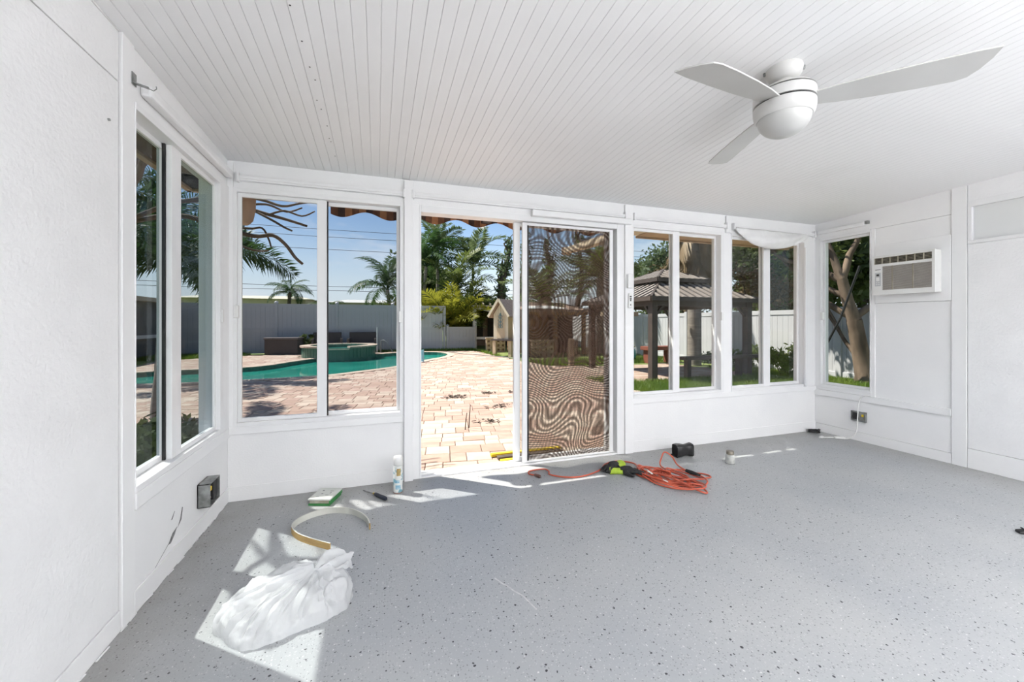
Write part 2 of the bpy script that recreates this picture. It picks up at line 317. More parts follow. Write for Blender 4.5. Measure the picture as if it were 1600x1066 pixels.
part('right', 'filler_panel', M['wall'], wr, [(2.0165, 2.565, 0.004, 0.03, 0.465, 1.385)])
part('right', 'filler_panel', M['wall'], wr, [(2.0165, 2.565, 0.004, 0.03, 1.95, 2.118)])
part('right', 'jamb_strip', M['trim'], wr, [(2.565, 2.597, -0.006, 0.03, 0.465, 2.12)], 0.002)
part('right', 'header', M['wall'], wr, [(2.0165, YB + 0.12, 0.0, 0.12, 2.12, 2.345)])
part('right', 'curtain_rail', M['alu'], wr, [(2.64, YB - 0.04, -0.035, 0.0, 2.165, 2.205)], 0.006)
part('right', 'rail_bracket', M['steel'], wr, [(2.61, 2.64, -0.03, 0.0, 2.18, 2.21)], 0.003)
part('right', 'corner_post', M['trim'], wr, [(3.085, YB + 0.12, -0.01, 0.12, 0.497, 2.12)], 0.003)
# ---- rear wall (behind the camera)
rw = MB().box(XL - 0.1, XR + 0.1, YR - 0.1, YR, 0, cz(YR) + 0.02).build('wall_rear', M['stucco']); tag(rw, 'plain white stucco wall behind the viewpoint', kind='structure')

# ---- sliding windows
def slider(n, side, u0, u1, z0, z1, split, label, glass, fdepth=0.012, first_front=True, jamb=(0.03, 0.03), latch=True, od=0.11):
    w_ = structure('window_%d' % n, label, {'back': ((u0+u1)/2, YB, z0), 'left': (XL, (u0+u1)/2, z0), 'right': (XR, (u0+u1)/2, z0)}[side])
    ja, jb = jamb
    part(side, 'frame', M['alu'], w_, [(u0, u0 + ja, -fdepth, od, z0, z1), (u1 - jb, u1, -fdepth, od, z0, z1), (u0 + ja, u1 - jb, -fdepth, od, z0, z0 + 0.028), (u0 + ja, u1 - jb, -fdepth, od, z1 - 0.028, z1)], 0.002)
    a, b = u0 + ja, u1 - jb; zz0, zz1 = z0 + 0.028, z1 - 0.028
    segs = [(a, split[1], 0.012, 0.036), (split[0], b, 0.05, 0.074)] if split else [(a, b, 0.02, 0.044)]
    if split and not first_front: segs = [(a, split[1], 0.05, 0.074), (split[0], b, 0.012, 0.036)]
    for i, (s0, s1, d0, d1) in enumerate(segs):
        sw = 0.022; mw = (split[1] - split[0]) if split else sw
        la = sw if i == 0 else mw; lb = mw if i == 0 and split else sw
        sh = part(side, 'sash', M['alu'], w_, [(s0, s0 + la, d0, d1, zz0, zz1), (s1 - lb, s1, d0, d1, zz0, zz1), (s0 + la, s1 - lb, d0, d1, zz0, zz0 + 0.026), (s0 + la, s1 - lb, d0, d1, zz1 - 0.026, zz1)], 0.002)
        part(side, 'pane', glass, sh, [(s0 + la, s1 - lb, (d0+d1)/2 - 0.0005, (d0+d1)/2 + 0.0005, zz0 + 0.026, zz1 - 0.026)])
        e = s1 - lb if (i == 0 and split) else (s0 if split else None)
        if split and ((i == 0) == (not first_front)):
            gu = (s1, s1 + 0.0) if i == 0 else (s0, s0)
    if split:
        # black pile weatherstrip beside the meeting stile of the rear sash
        if first_front: part(side, 'weatherstrip', M['gasket'], w_, [(split[1], split[1] + 0.008, 0.037, 0.049, zz0, zz1)])
        else: part(side, 'weatherstrip', M['gasket'], w_, [(split[0] - 0.008, split[0], 0.037, 0.049, zz0, zz1)])
    if latch:
        for (lu, lz) in latch if isinstance(latch, list) else []:
            part(side, 'latch', M['white_plastic'], w_, [(lu, lu + 0.028, -0.022, 0.012, lz, lz + 0.085)], 0.004)
    return w_
slider(1, 'back', -0.915, 0.19, 0.497, 2.105, (-0.41, -0.347), 'two-pane white sliding window left of the patio door', M['glass_screen'], latch=[(-0.912, 1.23), (0.15, 1.20)], jamb=(0.02, 0.03))
slider(2, 'back', 2.222, 3.303, 0.497, 2.105, (2.695, 2.771), 'two-pane white sliding window right of the patio door', M['glass'], latch=[(3.262, 1.22)], jamb=(0.008, 0.04))
slider(3, 'back', 3.40, 4.462, 0.497, 2.105, (3.866, 3.957), 'two-pane white sliding window under the drooping white fabric', M['glass'], jamb=(0.008, 0.028), latch=[])
slider(4, 'right', 2.597, 3.085, 0.497, 2.12, None, 'narrow single white window beside the air conditioner', M['glass'], latch=[(3.04, 1.23)], jamb=(0.006, 0.022))
slider(5, 'left', 2.04, 3.012, 0.497, 2.105, (2.40, 2.50), 'two-pane tinted sliding window in the left wall', M['glass_dark'], first_front=False, jamb=(0.004, 0.045), latch=[(2.975, 1.2)], od=0.078)
# transom
w6 = structure('window_6', 'bright frosted transom window high in the right wall', (XR, 1.2, 1.86))
part('right', 'frame', M['alu'], w6, [(0.6, 1.919, -0.006, 0.05, 1.845, 1.872), (0.6, 1.919, -0.006, 0.05, 2.15, 2.20), (1.893, 1.919, -0.006, 0.05, 1.872, 2.15), (0.6, 0.63, -0.006, 0.05, 1.872, 2.15)], 0.002)
fg = bpy.data.materials.new('frosted_pane'); fg.use_nodes = True; t = fg.node_tree; b = t.nodes['Principled BSDF']; b.inputs['Base Color'].default_value = (0.93, 0.93, 0.94, 1)
tr = t.nodes.new('ShaderNodeBsdfTranslucent'); tr.inputs['Color'].default_value = (0.95, 0.95, 0.95, 1); ms = t.nodes.new('ShaderNodeMixShader'); ms.inputs['Fac'].default_value = 0.4
nzz = t.nodes.new('ShaderNodeTexNoise'); nzz.inputs['Scale'].default_value = 30; bpn = t.nodes.new('ShaderNodeBump'); bpn.inputs['Strength'].default_value = 0.1
t.links.new(nzz.outputs['Fac'], bpn.inputs['Height']); t.links.new(bpn.outputs['Normal'], b.inputs['Normal'])
t.links.new(b.outputs['BSDF'], ms.inputs[1]); t.links.new(tr.outputs['BSDF'], ms.inputs[2]); t.links.new(ms.outputs['Shader'], t.nodes['Material Output'].inputs['Surface'])
part('right', 'pane', fg, w6, [(0.63, 1.893, 0.02, 0.024, 1.872, 2.15)])

# ---- patio door
def screen_material():
    """dark woven insect screen: two slack layers whose threads beat against each other"""
    m = bpy.data.materials.new('insect_screen'); m.use_nodes = True; t = m.node_tree; t.nodes.clear(); N = t.nodes.new; K = t.links.new
    o = N('ShaderNodeOutputMaterial'); tr = N('ShaderNodeBsdfTransparent'); tr.inputs['Color'].default_value = (0.93, 0.93, 0.93, 1)
    df = N('ShaderNodeBsdfDiffuse'); df.inputs['Color'].default_value = (0.10, 0.06, 0.042, 1)
    tc = N('ShaderNodeTexCoord')
    nz = N('ShaderNodeTexNoise'); nz.inputs['Scale'].default_value = 3.0; nz.inputs['Detail'].default_value = 0.0; K(tc.outputs['Object'], nz.inputs['Vector'])
    sx = N('ShaderNodeSeparateXYZ'); K(tc.outputs['Object'], sx.inputs['Vector'])
    def ma(op, a, b=None, c=None):
        q = N('ShaderNodeMath'); q.operation = op
        for i, s_ in enumerate((a, b, c)):
            if s_ is None: continue
            if isinstance(s_, (int, float)): q.inputs[i].default_value = s_
            else: K(s_, q.inputs[i])
        return q.outputs[0]
    nz2 = N('ShaderNodeTexNoise'); nz2.inputs['Scale'].default_value = 2.6; nz2.inputs['Detail'].default_value = 1.0; nz2.noise_dimensions = '4D'; nz2.inputs['W'].default_value = 4.2; K(tc.outputs['Object'], nz2.inputs['Vector'])
    ph = ma('MULTIPLY_ADD', nz.outputs['Fac'], 105.0, ma('MULTIPLY_ADD', sx.outputs['Z'], 150.0, ma('MULTIPLY', sx.outputs['X'], 45.0)))
    ph2 = ma('MULTIPLY_ADD', nz2.outputs['Fac'], 60.0, ma('MULTIPLY_ADD', sx.outputs['X'], -190.0, ma('MULTIPLY', sx.outputs['Z'], 60.0)))
    s1 = ma('MULTIPLY_ADD', ma('SINE', ph), 0.5, 0.5); s2 = ma('MULTIPLY_ADD', ma('SINE', ph2), 0.5, 0.5)
    fac = ma('ADD', ma('MULTIPLY_ADD', s1, 0.46, 0.09), ma('MULTIPLY', s2, 0.18))
    ms = N('ShaderNodeMixShader'); K(fac, ms.inputs['Fac']); K(tr.outputs['BSDF'], ms.inputs[1]); K(df.outputs['BSDF'], ms.inputs[2]); K(ms.outputs['Shader'], o.inputs['Surface'])
    return m
d1 = structure('door_1', 'white sliding patio door, left half open, dark screen panel on the right', (1.2, YB, 0))
part('back', 'door_frame', M['alu'], d1, [(0.303, 0.318, -0.006, 0.11, 0.0, 2.105), (2.06, 2.137, -0.006, 0.11, 0.0, 2.105), (0.318, 2.06, -0.004, 0.11, 2.05, 2.105)], 0.003)
part('back', 'threshold', M['alu'], d1, [(0.303, 2.137, 0.0, 0.13, -0.02, 0.012), (0.303, 2.137, 0.035, 0.042, 0.012, 0.022), (0.303, 2.137, 0.075, 0.082, 0.012, 0.022)], 0.002)
gp = part('back', 'glass_panel', M['alu'], d1, [(1.095, 1.15, 0.065, 0.10, 0.022, 2.05), (1.985, 2.06, 0.065, 0.10, 0.022, 2.05), (1.15, 1.985, 0.065, 0.10, 0.022, 0.05), (1.15, 1.985, 0.065, 0.10, 2.02, 2.05)], 0.003)
part('back', 'pane', M['glass'], gp, [(1.15, 1.985, 0.082, 0.083, 0.05, 2.02)])
sp = part('back', 'screen_panel', M['alu'], d1, [(1.155, 1.198, 0.02, 0.045, 0.015, 2.045), (2.0, 2.035, 0.02, 0.045, 0.015, 2.045), (1.198, 2.0, 0.02, 0.045, 0.015, 0.03), (1.198, 2.0, 0.02, 0.045, 2.022, 2.045)], 0.003)
part('back', 'screen_mesh', screen_material(), sp, [(1.198, 2.0, 0.032, 0.0322, 0.03, 2.022)])
part('back', 'screen_spline', M['gasket'], sp, [(1.198, 1.214, 0.024, 0.034, 0.03, 2.022)])
# ================================================================== things inside the room
rng = random.Random(7)
# ---- ceiling fan
fan = thing('ceiling_fan', 'white three-blade ceiling fan with domed light hanging from the plank ceiling', 'ceiling fan', (1.76, 1.33, cz(1.33)))
def floc(mb, name, m, parent=fan, **k): return mb.build(name, m, parent, local=True, **k)
cnp = floc(MB().lathe([(0.072, 0.004), (0.074, -0.006), (0.070, -0.028), (0.056, -0.048), (0.044, -0.056)], n=40), 'canopy', M['fan'], smooth=40)
for an in (-0.7, 2.44): floc(MB().lathe([(0.004, -0.016), (0.006, -0.012), (0.006, 0.0)], (0.077 * math.cos(an), 0.077 * math.sin(an), 0), 10), 'mounting_screw', M['steel'], cnp)
floc(MB().lathe([(0.036, -0.052), (0.036, -0.078), (0.046, -0.088)], n=32), 'neck', M['fan'], smooth=40)
hs = floc(MB().lathe([(0.046, -0.084), (0.09, -0.092), (0.112, -0.101), (0.121, -0.112)], n=48), 'housing_cap', M['fan'], smooth=40)
floc(MB().lathe([(0.114, -0.108), (0.114, -0.175)], n=48), 'shadow_gap', M['gap'])
floc(MB().lathe([(0.122, -0.118), (0.1235, -0.126), (0.1235, -0.150), (0.1225, -0.161)], n=48), 'motor_housing', M['fan'], smooth=40)
floc(MB().lathe([(0.1225, -0.1705), (0.1225, -0.19), (0.118, -0.215), (0.108, -0.226), (0.105, -0.226)], n=48), 'light_ring', M['fan'], smooth=40)
dome = [(0.105, -0.220)] + [(0.105 * math.cos(a), -0.226 - 0.082 * math.sin(a)) for a in [i * math.pi / 2 / 9 for i in range(9)]] + [(0.004, -0.308)]
floc(MB().lathe(dome, n=48), 'light_dome', M['fan_glass'], smooth=60)
outline = [(x_, -y_) for x_, y_ in [(0.10, -0.040), (0.20, -0.058), (0.32, -0.070), (0.46, -0.077), (0.565, -0.077), (0.598, -0.066), (0.622, -0.03), (0.640, 0.02), (0.648, 0.072), (0.58, 0.076), (0.45, 0.073), (0.30, 0.066), (0.20, 0.056), (0.10, 0.042)]][::-1]
bl0 = None
for an in (-50, 70, 190):
    if bl0 is None: o = bl0 = MB().prism(outline, -0.003, 0.003).build('blade', M['fan'], fan, local=True, bevel=0.0015)
    else: o = copy_part(bl0, fan)
    o.location = (0, 0, -0.158); o.rotation_euler = (Matrix.Rotation(R(an), 3, 'Z') @ Matrix.Rotation(R(2.0), 3, 'Y') @ Matrix.Rotation(R(-11), 3, 'X')).to_euler()
bi0 = None
for an in (-50, 70, 190):
    if bi0 is None: o = bi0 = MB().box(0.10, 0.17, -0.028, 0.028, 0.003, 0.009).build('blade_iron', M['fan'], fan, local=True, bevel=0.002)
    else: o = copy_part(bi0, fan)
    o.location = (0, 0, -0.158); o.rotation_euler = (Matrix.Rotation(R(an), 3, 'Z') @ Matrix.Rotation(R(2.0), 3, 'Y') @ Matrix.Rotation(R(-11), 3, 'X')).to_euler()
# ---- air conditioner
part('right', 'mount_board', M['trim'], wr, [(2.0165, 2.563, -0.009, 0.025, 1.387, 1.949)], 0.003)
ac = thing('air_conditioner', 'white through-wall air conditioner with brown-grey grille beside the narrow window', 'air conditioner', (XR - 0.006, 2.30, 1.46))
XF, Y0, Y1, Z0, Z1 = XR - 0.105, 2.075, 2.53, 1.462, 1.832
M['acw'] = mat('ac_plastic', (0.80, 0.80, 0.785), 0.4, (0.77, 0.77, 0.75), 5); M['acg'] = mat('ac_grille', (0.46, 0.43, 0.39), 0.5, (0.40, 0.37, 0.34), 10); M['acl'] = mat('ac_louver', (0.36, 0.33, 0.26), 0.5, (0.28, 0.25, 0.19), 10)
body = MB().box(XF + 0.014, XR - 0.007, Y0, Y1, Z0, Z1)
body.build('cabinet', M['acw'], ac, bevel=0.008)
fp = MB(); GL0, GL1, GZ0, GZ1 = 2.095, 2.452, 1.505, 1.728; LZ0, LZ1, LY0, LY1 = 1.752, 1.812, 2.092, 2.515
for (y0, y1, z0, z1) in [(Y0, GL0, Z0, Z1), (GL0, Y1, Z0, GZ0), (GL1, Y1, GZ0, LZ0), (GL0, GL1, GZ1, LZ0), (GL0, Y1, LZ1, Z1), (LY1, Y1, LZ0, LZ1)]: fp.box(XF, XF + 0.016, y0, y1, z0, z1)
fpo = fp.build('front_panel', M['acw'], ac)
g = MB()
n_s = 24
for i in range(n_s):
    z = GZ0 + (i + 0.5) * (GZ1 - GZ0) / n_s; g.box(XF + 0.003, XF + 0.012, GL0, GL1, z - 0.0028, z + 0.0028)
gr = tag(g.build('intake_grille', M['acg'], ac), kind='stuff')
MB().box(XF + 0.0125, XF + 0.0135, GL0, GL1, GZ0, GZ1).build('filter', mat('ac_filter', (0.22, 0.205, 0.19), 0.9, (0.17, 0.16, 0.15), 60), ac)
for y in (2.225, 2.375): MB().box(XF + 0.001, XF + 0.012, y - 0.004, y + 0.004, GZ0, GZ1).build('grille_divider', M['acl'], ac)
g = MB()
for i in range(5):
    z = LZ0 + (i + 0.5) * (LZ1 - LZ0) / 5; g.obox((XF + 0.008, (LY0 + LY1) / 2, z), (0.014, LY1 - LY0, 0.002), Matrix.Rotation(R(-25), 3, 'Y'))
tag(g.build('louver', M['acl'], ac), kind='stuff')
M['vane'] = mat('ac_vane', (0.5, 0.47, 0.38), 0.5, (0.42, 0.39, 0.3), 10)
for i in range(8):
    y = LY0 + i * (LY1 - LY0) / 7; MB().box(XF + 0.002, XF + 0.013, y - 0.003, y + 0.003, LZ0, LZ1).build('louver_divider', M['vane'], ac)
MB().box(XF + 0.013, XF + 0.0138, LY0, LY1, LZ0, LZ1).build('vent_back', M['gap'], ac)
cp = MB().box(XF - 0.0015, XF + 0.001, 2.462, 2.508, 1.545, 1.672).build('control_panel', mat('panel_grey', (0.52, 0.53, 0.54), 0.4, (0.48, 0.49, 0.5), 9), ac)
MB().box(XF - 0.0022, XF - 0.001, 2.474, 2.496, 1.64, 1.658).build('display', M['black'], cp)
for (y, z) in [(2.476, 1.56), (2.494, 1.56), (2.476, 1.578), (2.494, 1.578)]: MB().box(XF - 0.003, XF - 0.001, y - 0.005, y + 0.005, z - 0.004, z + 0.004).build('button', M['acw'], cp)
MB().box(XF - 0.0028, XF - 0.001, 2.472, 2.498, 1.592, 1.628).build('keypad', M['acw'], cp)
MB().box(XF - 0.0008, XF + 0.0005, 2.462, 2.506, 1.698, 1.703).build('logo_mark', M['panel'] if 'panel' in M else M['black'], fpo)
# ---- sensor and remote on the door post
sn = MB().box(2.15, 2.205, YB - 0.046, YB - 0.0205, 1.512, 1.64); o = sn.build('door_sensor', M['white_plastic'], bevel=0.005); tag(o, 'white plastic door sensor box on the post right of the patio door', 'sensor')
rm = thing('remote_control', 'slim white remote control with dark buttons under the door sensor', 'remote', (2.183, YB - 0.0205, 1.33))
MB().obox((0, -0.008, 0.07), (0.038, 0.016, 0.135), Matrix.Rotation(R(3), 3, 'Y')).build('case', M['white_plastic'], rm, local=True, bevel=0.006)
for zz, ww in ((0.105, 0.018), (0.085, 0.018), (0.07, 0.012), (0.03, 0.008)):
    MB().box(-ww/2, ww/2, -0.0185, -0.0155, zz - 0.006, zz + 0.006).build('button', M['black'], rm, local=True, bevel=0.001)
# ---- junction boxes
def jbox(side, u0, u1, z0, z1, dep, label):
    f = mapper(side); loc = {'left': (XL + 0.0005, (u0+u1)/2, z0), 'right': (XR - 0.0005, (u0+u1)/2, z0)}[side]
    t_ = thing('junction_box', label, 'electrical box', loc); e = 0.0005
    part(side, 'box_shell', M['steel'], t_, [(u0, u1, -dep, -e, z0, z0 + 0.004), (u0, u1, -dep, -e, z1 - 0.004, z1), (u0, u0 + 0.004, -dep, -e, z0, z1), (u1 - 0.004, u1, -dep, -e, z0, z1), (u0, u1, -0.006, -e, z0, z1)])
    um = (u0 + u1) / 2
    part(side, 'wire_nut', M['yellow'], t_, [(um - 0.045, um - 0.025, -dep + 0.006, -0.012, z1 - 0.05, z1 - 0.025)], 0.004)
    part(side, 'socket', M['black'], t_, [(um + 0.0, u1 - 0.012, -dep + 0.008, -0.006, z0 + 0.015, z1 - 0.015)], 0.003)
    pts = [(um - 0.05, -0.01, z0 + 0.02), (um - 0.03, -dep * 0.6, z0 + 0.06), (um - 0.01, -dep * 0.7, z0 + 0.03), (um + 0.01, -0.012, z1 - 0.02)]
    mb = MB(); mb.tube([(XL - d, u, z) if side == 'left' else (XR + d, u, z) for (u, d, z) in pts], 0.0025, 6); mb.build('wire', M['acl'], t_, smooth=60)
    return t_
jbox('left', 2.655, 2.80, 0.165, 0.295, 0.062, 'open galvanised electrical box jutting from the left wall under the window')
jbox('right', 2.635, 2.765, 0.20, 0.30, 0.022, 'open dark electrical box under the narrow window in the right wall')
# ---- bracket and hook at the top of the left wall
hk = thing('curtain_bracket', 'bent metal curtain bracket with loose wire at the top of the left wall', 'bracket', (XL + 0.0085, 2.03, 2.19))
MB().box(XL + 0.009, XL + 0.012, 2.015, 2.045, 2.165, 2.215).build('plate', M['steel'], hk)
MB().bar((XL + 0.011, 2.03, 2.175), (XL + 0.055, 2.042, 2.168), 0.020, 0.003).build('arm', M['steel'], hk)
MB().tube([(XL + 0.052, 2.042, 2.168), (XL + 0.068, 2.046, 2.162), (XL + 0.078, 2.046, 2.172), (XL + 0.077, 2.046, 2.182)], 0.002, 6).build('wire', M['steel'], hk, smooth=60)
# nail and scuffs are marks on the wall
MB().tube([(XL - 0.005, 1.885, 1.955), (XL + 0.006, 1.885, 1.955)], 0.005, 8).build('nail_head', M['steel'], wl)
sc = MB()
for poly in [[(2.33, 0.165), (2.375, 0.20), (2.425, 0.212), (2.40, 0.185), (2.36, 0.16)], [(2.425, 0.20), (2.455, 0.235), (2.475, 0.285), (2.485, 0.28), (2.47, 0.225)], [(2.36, 0.27), (2.395, 0.30), (2.40, 0.297), (2.375, 0.268)], [(2.2, 0.12), (2.33, 0.168), (2.335, 0.166), (2.2, 0.117)]]:
    sc.add([(XL + 0.0008, y, z - 0.03) for y, z in poly], [tuple(range(len(poly)))])
sc.build('scuff_mark', mat('dark_scuff', (0.13, 0.13, 0.135), 0.7, (0.3, 0.3, 0.3), 40), wl)
# loose paint and caulk along the left wall foot
ck = MB()
for i in range(16):
    y = 1.55 + i * 0.098 + rng.uniform(-0.02, 0.02); l = rng.uniform(0.03, 0.09); x = XL + rng.uniform(0.004, 0.012)
    ck.obox((x, y, 0.004), (rng.uniform(0.003, 0.007), l, 0.004), Matrix.Rotation(rng.uniform(-0.15, 0.15), 3, 'Z'))
ck.build('peeling_caulk', M['trim'], wl)
# ---- drooping fabric over window 3
fb = MB(); NU, NV = 36, 12; xs0, xs1 = 3.425, 4.44
for j in range(NV + 1):
    v = j / NV
    for i in range(NU + 1):
        u = i / NU; s_ = 0.165 * (math.sin(math.pi * min(1, u ** 0.85)) ** 0.8) + 0.012
        x = xs0 + (xs1 - xs0) * u; z = 2.155 - s_ * v - 0.02 * u * v
        bul = 0.05 * math.sin(math.pi * v * 0.9) * math.sin(math.pi * u) + 0.01 * math.sin(9 * v + 5 * u) * math.sin(math.pi * u)
        fb.v.append((x, YB - 0.04 - bul - 0.006 * math.sin(u * 23 + v * 6), z))
for j in range(NV):
    for i in range(NU):
        a = j * (NU + 1) + i; fb.f.append((a, a + 1, a + NU + 2, a + NU + 1)); fb.m.append(0)
o = fb.build('draped_fabric', mat('white_fabric', (0.83, 0.83, 0.83), 0.7, (0.78, 0.78, 0.78), 14, bump=0.2, bscale=40), smooth=80)
md = o.modifiers.new('thick', 'SOLIDIFY'); md.thickness = 0.006
tag(o, 'white fabric sagging from the curtain rail over the rightmost back window', 'curtain')
part('back', 'batten', M['alu'], wb, [(4.425, 4.455, -0.035, -0.004, 0.50, 2.02)], 0.006)
# ---- aerosol can
can = thing('aerosol_can', 'tall white-capped spray can with blue and brown label near the door post', 'spray can', (0.137, 2.93, 0))
M['label'] = mat('can_label', (0.72, 0.74, 0.72), 0.35, (0.18, 0.38, 0.45), 22, detail=2, lo=0.52, hi=0.58)
MB().lathe([(0.030, 0.0), (0.0325, 0.003), (0.0325, 0.008)], n=28).build('base_rim', mat('rust_rim', (0.33, 0.16, 0.12), 0.4, (0.4, 0.25, 0.2), 20, metal=0.5), can, local=True, smooth=40)
MB().lathe([(0.032, 0.008), (0.032, 0.185), (0.029, 0.193)], n=28).build('can_body', M['label'], can, local=True, smooth=40)
nn = 8; LBM = [mat('label_brown', (0.30, 0.20, 0.10), 0.4, (0.45, 0.35, 0.12), 60), mat('label_blue', (0.16, 0.42, 0.58), 0.4, (0.5, 0.65, 0.7), 50)]
for (z0_, z1_, a0, a1, mi) in [(0.125, 0.175, 250, 300, 0), (0.075, 0.095, 225, 285, 1), (0.03, 0.06, 235, 300, 1)]:
    V = []
    for k in range(nn + 1):
        an = R(a0 + (a1 - a0) * k / nn); V += [(0.0323 * math.cos(an), 0.0323 * math.sin(an), z0_), (0.0323 * math.cos(an), 0.0323 * math.sin(an), z1_)]
    MB().add(V, [(2*k, 2*k+2, 2*k+3, 2*k+1) for k in range(nn)]).build('label_print', LBM[mi], can, local=True, fix=False)
MB().lathe([(0.031, 0.195), (0.0325, 0.197), (0.0325, 0.235), (0.031, 0.25), (0.026, 0.256), (0.004, 0.257)], n=28).build('cap', M['white_plastic'], can, local=True, smooth=40)
# ---- green and white carton
bx = thing('carton', 'flat green and white cardboard carton on the floor by the back wall', 'carton', (-0.335, 2.955, 0), rz=R(-20))
M['green'] = mat('green_card', (0.03, 0.20, 0.05), 0.5, (0.05, 0.27, 0.07), 8)
M['card'] = mat('white_card', (0.70, 0.72, 0.68), 0.6, (0.60, 0.62, 0.58), 6)
MB().box(-0.07, 0.07, -0.085, 0.085, 0, 0.012).build('tray', M['green'], bx, local=True)
MB().box(-0.066, 0.064, -0.078, 0.08, 0.012, 0.034).build('inner_block', mat('carton_inner', (0.55, 0.53, 0.45), 0.7, (0.3, 0.27, 0.2), 15), bx, local=True)
MB().obox((0, 0.004, 0.0385), (0.146, 0.178, 0.009)).build('lid', M['card'], bx, local=True)
MB().box(0.0665, 0.0735, -0.085, 0.093, 0.012, 0.034).build('side_flap', M['green'], bx, local=True)
mb = MB()
for (x, y, a_, b_) in [(-0.02, 0.0, 0.012, 0.010), (0.02, -0.02, 0.02, 0.006), (0.025, 0.045, 0.022, 0.008), (-0.03, -0.045, 0.02, 0.005), (-0.035, 0.05, 0.012, 0.012), (0.03, 0.015, 0.006, 0.02), (0.02, -0.06, 0.03, 0.004)]: mb.box(x - a_/2, x + a_/2, y - b_/2, y + b_/2, 0.043, 0.0434)
o = mb.build('printed_marks', mat('print_grey', (0.16, 0.17, 0.17), 0.6, (0.28, 0.28, 0.28), 30), bx, local=True); o['kind'] = 'stuff'
# ---- screwdriver
sdv = thing('screwdriver', 'screwdriver with thin shaft and black handle between carton and spray can', 'screwdriver', (-0.02, 2.92, 0.014), rz=math.atan2(-0.236, 0.16))
MB().tube([(-0.135, 0, -0.010), (-0.128, 0, -0.010), (0.0, 0, 0.0)], [0.002, 0.0036, 0.0036], 10).build('shaft', M['steel'], sdv, local=True, smooth=50)
hp = [(0.0, 0.007), (0.01, 0.012), (0.03, 0.0135), (0.06, 0.0125), (0.10, 0.014), (0.128, 0.013), (0.135, 0.008)]
MB().tube([(x, 0, 0) for x, r_ in hp], [r_ for x, r_ in hp], 12).build('handle', mat('navy_handle', (0.012, 0.016, 0.03), 0.4, (0.02, 0.026, 0.045), 12), sdv, local=True, smooth=50)
MB().tube([(-0.012, 0, 0), (0.002, 0, 0)], [0.0065, 0.0075], 10).build('ferrule', M['yellow'], sdv, local=True, smooth=50)
# ---- bent trim strip
stp = [(-0.046, 2.45), (-0.062, 2.53), (-0.10, 2.61), (-0.17, 2.69), (-0.27, 2.735), (-0.37, 2.715), (-0.44, 2.655), (-0.463, 2.575), (-0.42, 2.475), (-0.34, 2.39), (-0.235, 2.30)]
def smooth_path(p, k=6):
    out_ = []; n = len(p)
    for i in range(n - 1):
        P = [np.array(p[max(0, min(n - 1, i + d))], float) for d in (-1, 0, 1, 2)]
        for j in range(k):
            t_ = j / k; out_.append(tuple(0.5 * ((2*P[1]) + (-P[0]+P[2])*t_ + (2*P[0]-5*P[1]+4*P[2]-P[3])*t_**2 + (-P[0]+3*P[1]-3*P[2]+P[3])*t_**3)))
    out_.append(tuple(p[-1])); return out_
sm = smooth_path(stp, 5); V = []; F = []; mi = []
for i, p in enumerate(sm):
    a = Vector((*sm[max(0, i-1)], 0)); b = Vector((*sm[min(len(sm)-1, i+1)], 0)); n = (b - a).cross(Vector((0, 0, 1))).normalized()
    h = 0.036; th = 0.007; q = Vector((*p, 0.0005))
    V += [q, q + n * th, q + n * th + Vector((0, 0, h)), q + Vector((0, 0, h))]
for i in range(len(sm) - 1):
    for j in range(4):
        F.append((4*i + j, 4*i + (j+1) % 4, 4*i + 4 + (j+1) % 4, 4*i + 4 + j)); mi.append(1 if j == 1 else 0)
F += [(0, 1, 2, 3), tuple(4*(len(sm)-1) + j for j in (3, 2, 1, 0))]; mi += [1, 1]
mb = MB(); mb.v = [tuple(p) for p in V]; mb.f = F; mb.m = mi
o = mb.build('trim_strip', [mat('strip_white', (0.66, 0.66, 0.60), 0.5, (0.58, 0.58, 0.52), 8), mat('strip_wood', (0.55, 0.37, 0.14), 0.6, (0.42, 0.27, 0.10), 10, stretch=(1, 1, 8))])
tag(o, 'curved white trim strip with bare wood face curled on the floor', 'trim strip')
# ---- plastic bag
from mathutils import noise as mn
def ridge(p): return 1 - abs(mn.noise(p)) * 2
pb = MB(); NT, NP = 150, 64; GX, GY = 0.115, 0.045
def bagpt(th, ph):
    # th around, ph 0..1 from the floor rim to the gathered neck
    ex = 0.215 * (1 + 0.13 * math.cos(2 * th + 0.6) + 0.05 * math.sin(5 * th)); ey = 0.175 * (1 + 0.12 * math.cos(3 * th + 1.0))
    prof = math.cos(ph * math.pi / 2) ** 0.7
    f = mn.noise(Vector((math.cos(th) * 3.2, math.sin(th) * 3.2, ph * 0.7))) ; f2 = mn.noise(Vector((math.cos(th) * 8.5, math.sin(th) * 8.5, ph * 1.2 + 4)))
    fold = (0.30 * abs(f) + 0.22 * abs(f2) - 0.14) * min(1, 0.25 + ph * 1.6)
    r_ = prof * (1 + fold * 0.8)
    x = ex * r_ * math.cos(th); y = ey * r_ * math.sin(th); z = 0.125 * (math.sin(ph * math.pi / 2) ** 0.75) * (1 + 0.10 * math.cos(th - 2.5) + 0.5 * fold)
    p = Vector((x, y, z)); k = min(1, ph * 5)
    d = (ridge(p * 9) * 0.018 + ridge(p * 21 + Vector((5, 1, 2))) * 0.010 - 0.014) * k
    n_ = Vector((math.cos(th), math.sin(th), 0.9)).normalized() * d
    return Vector((x + n_.x + GX * ph ** 2, y + n_.y + GY * ph ** 2, max(0.002, z + n_.z)))
V = [bagpt(2 * math.pi * i / NT, j / NP) for j in range(NP + 1) for i in range(NT)]
pb.add(V, [(j*NT + i, j*NT + (i+1) % NT, (j+1)*NT + (i+1) % NT, (j+1)*NT + i) for j in range(NP) for i in range(NT)])
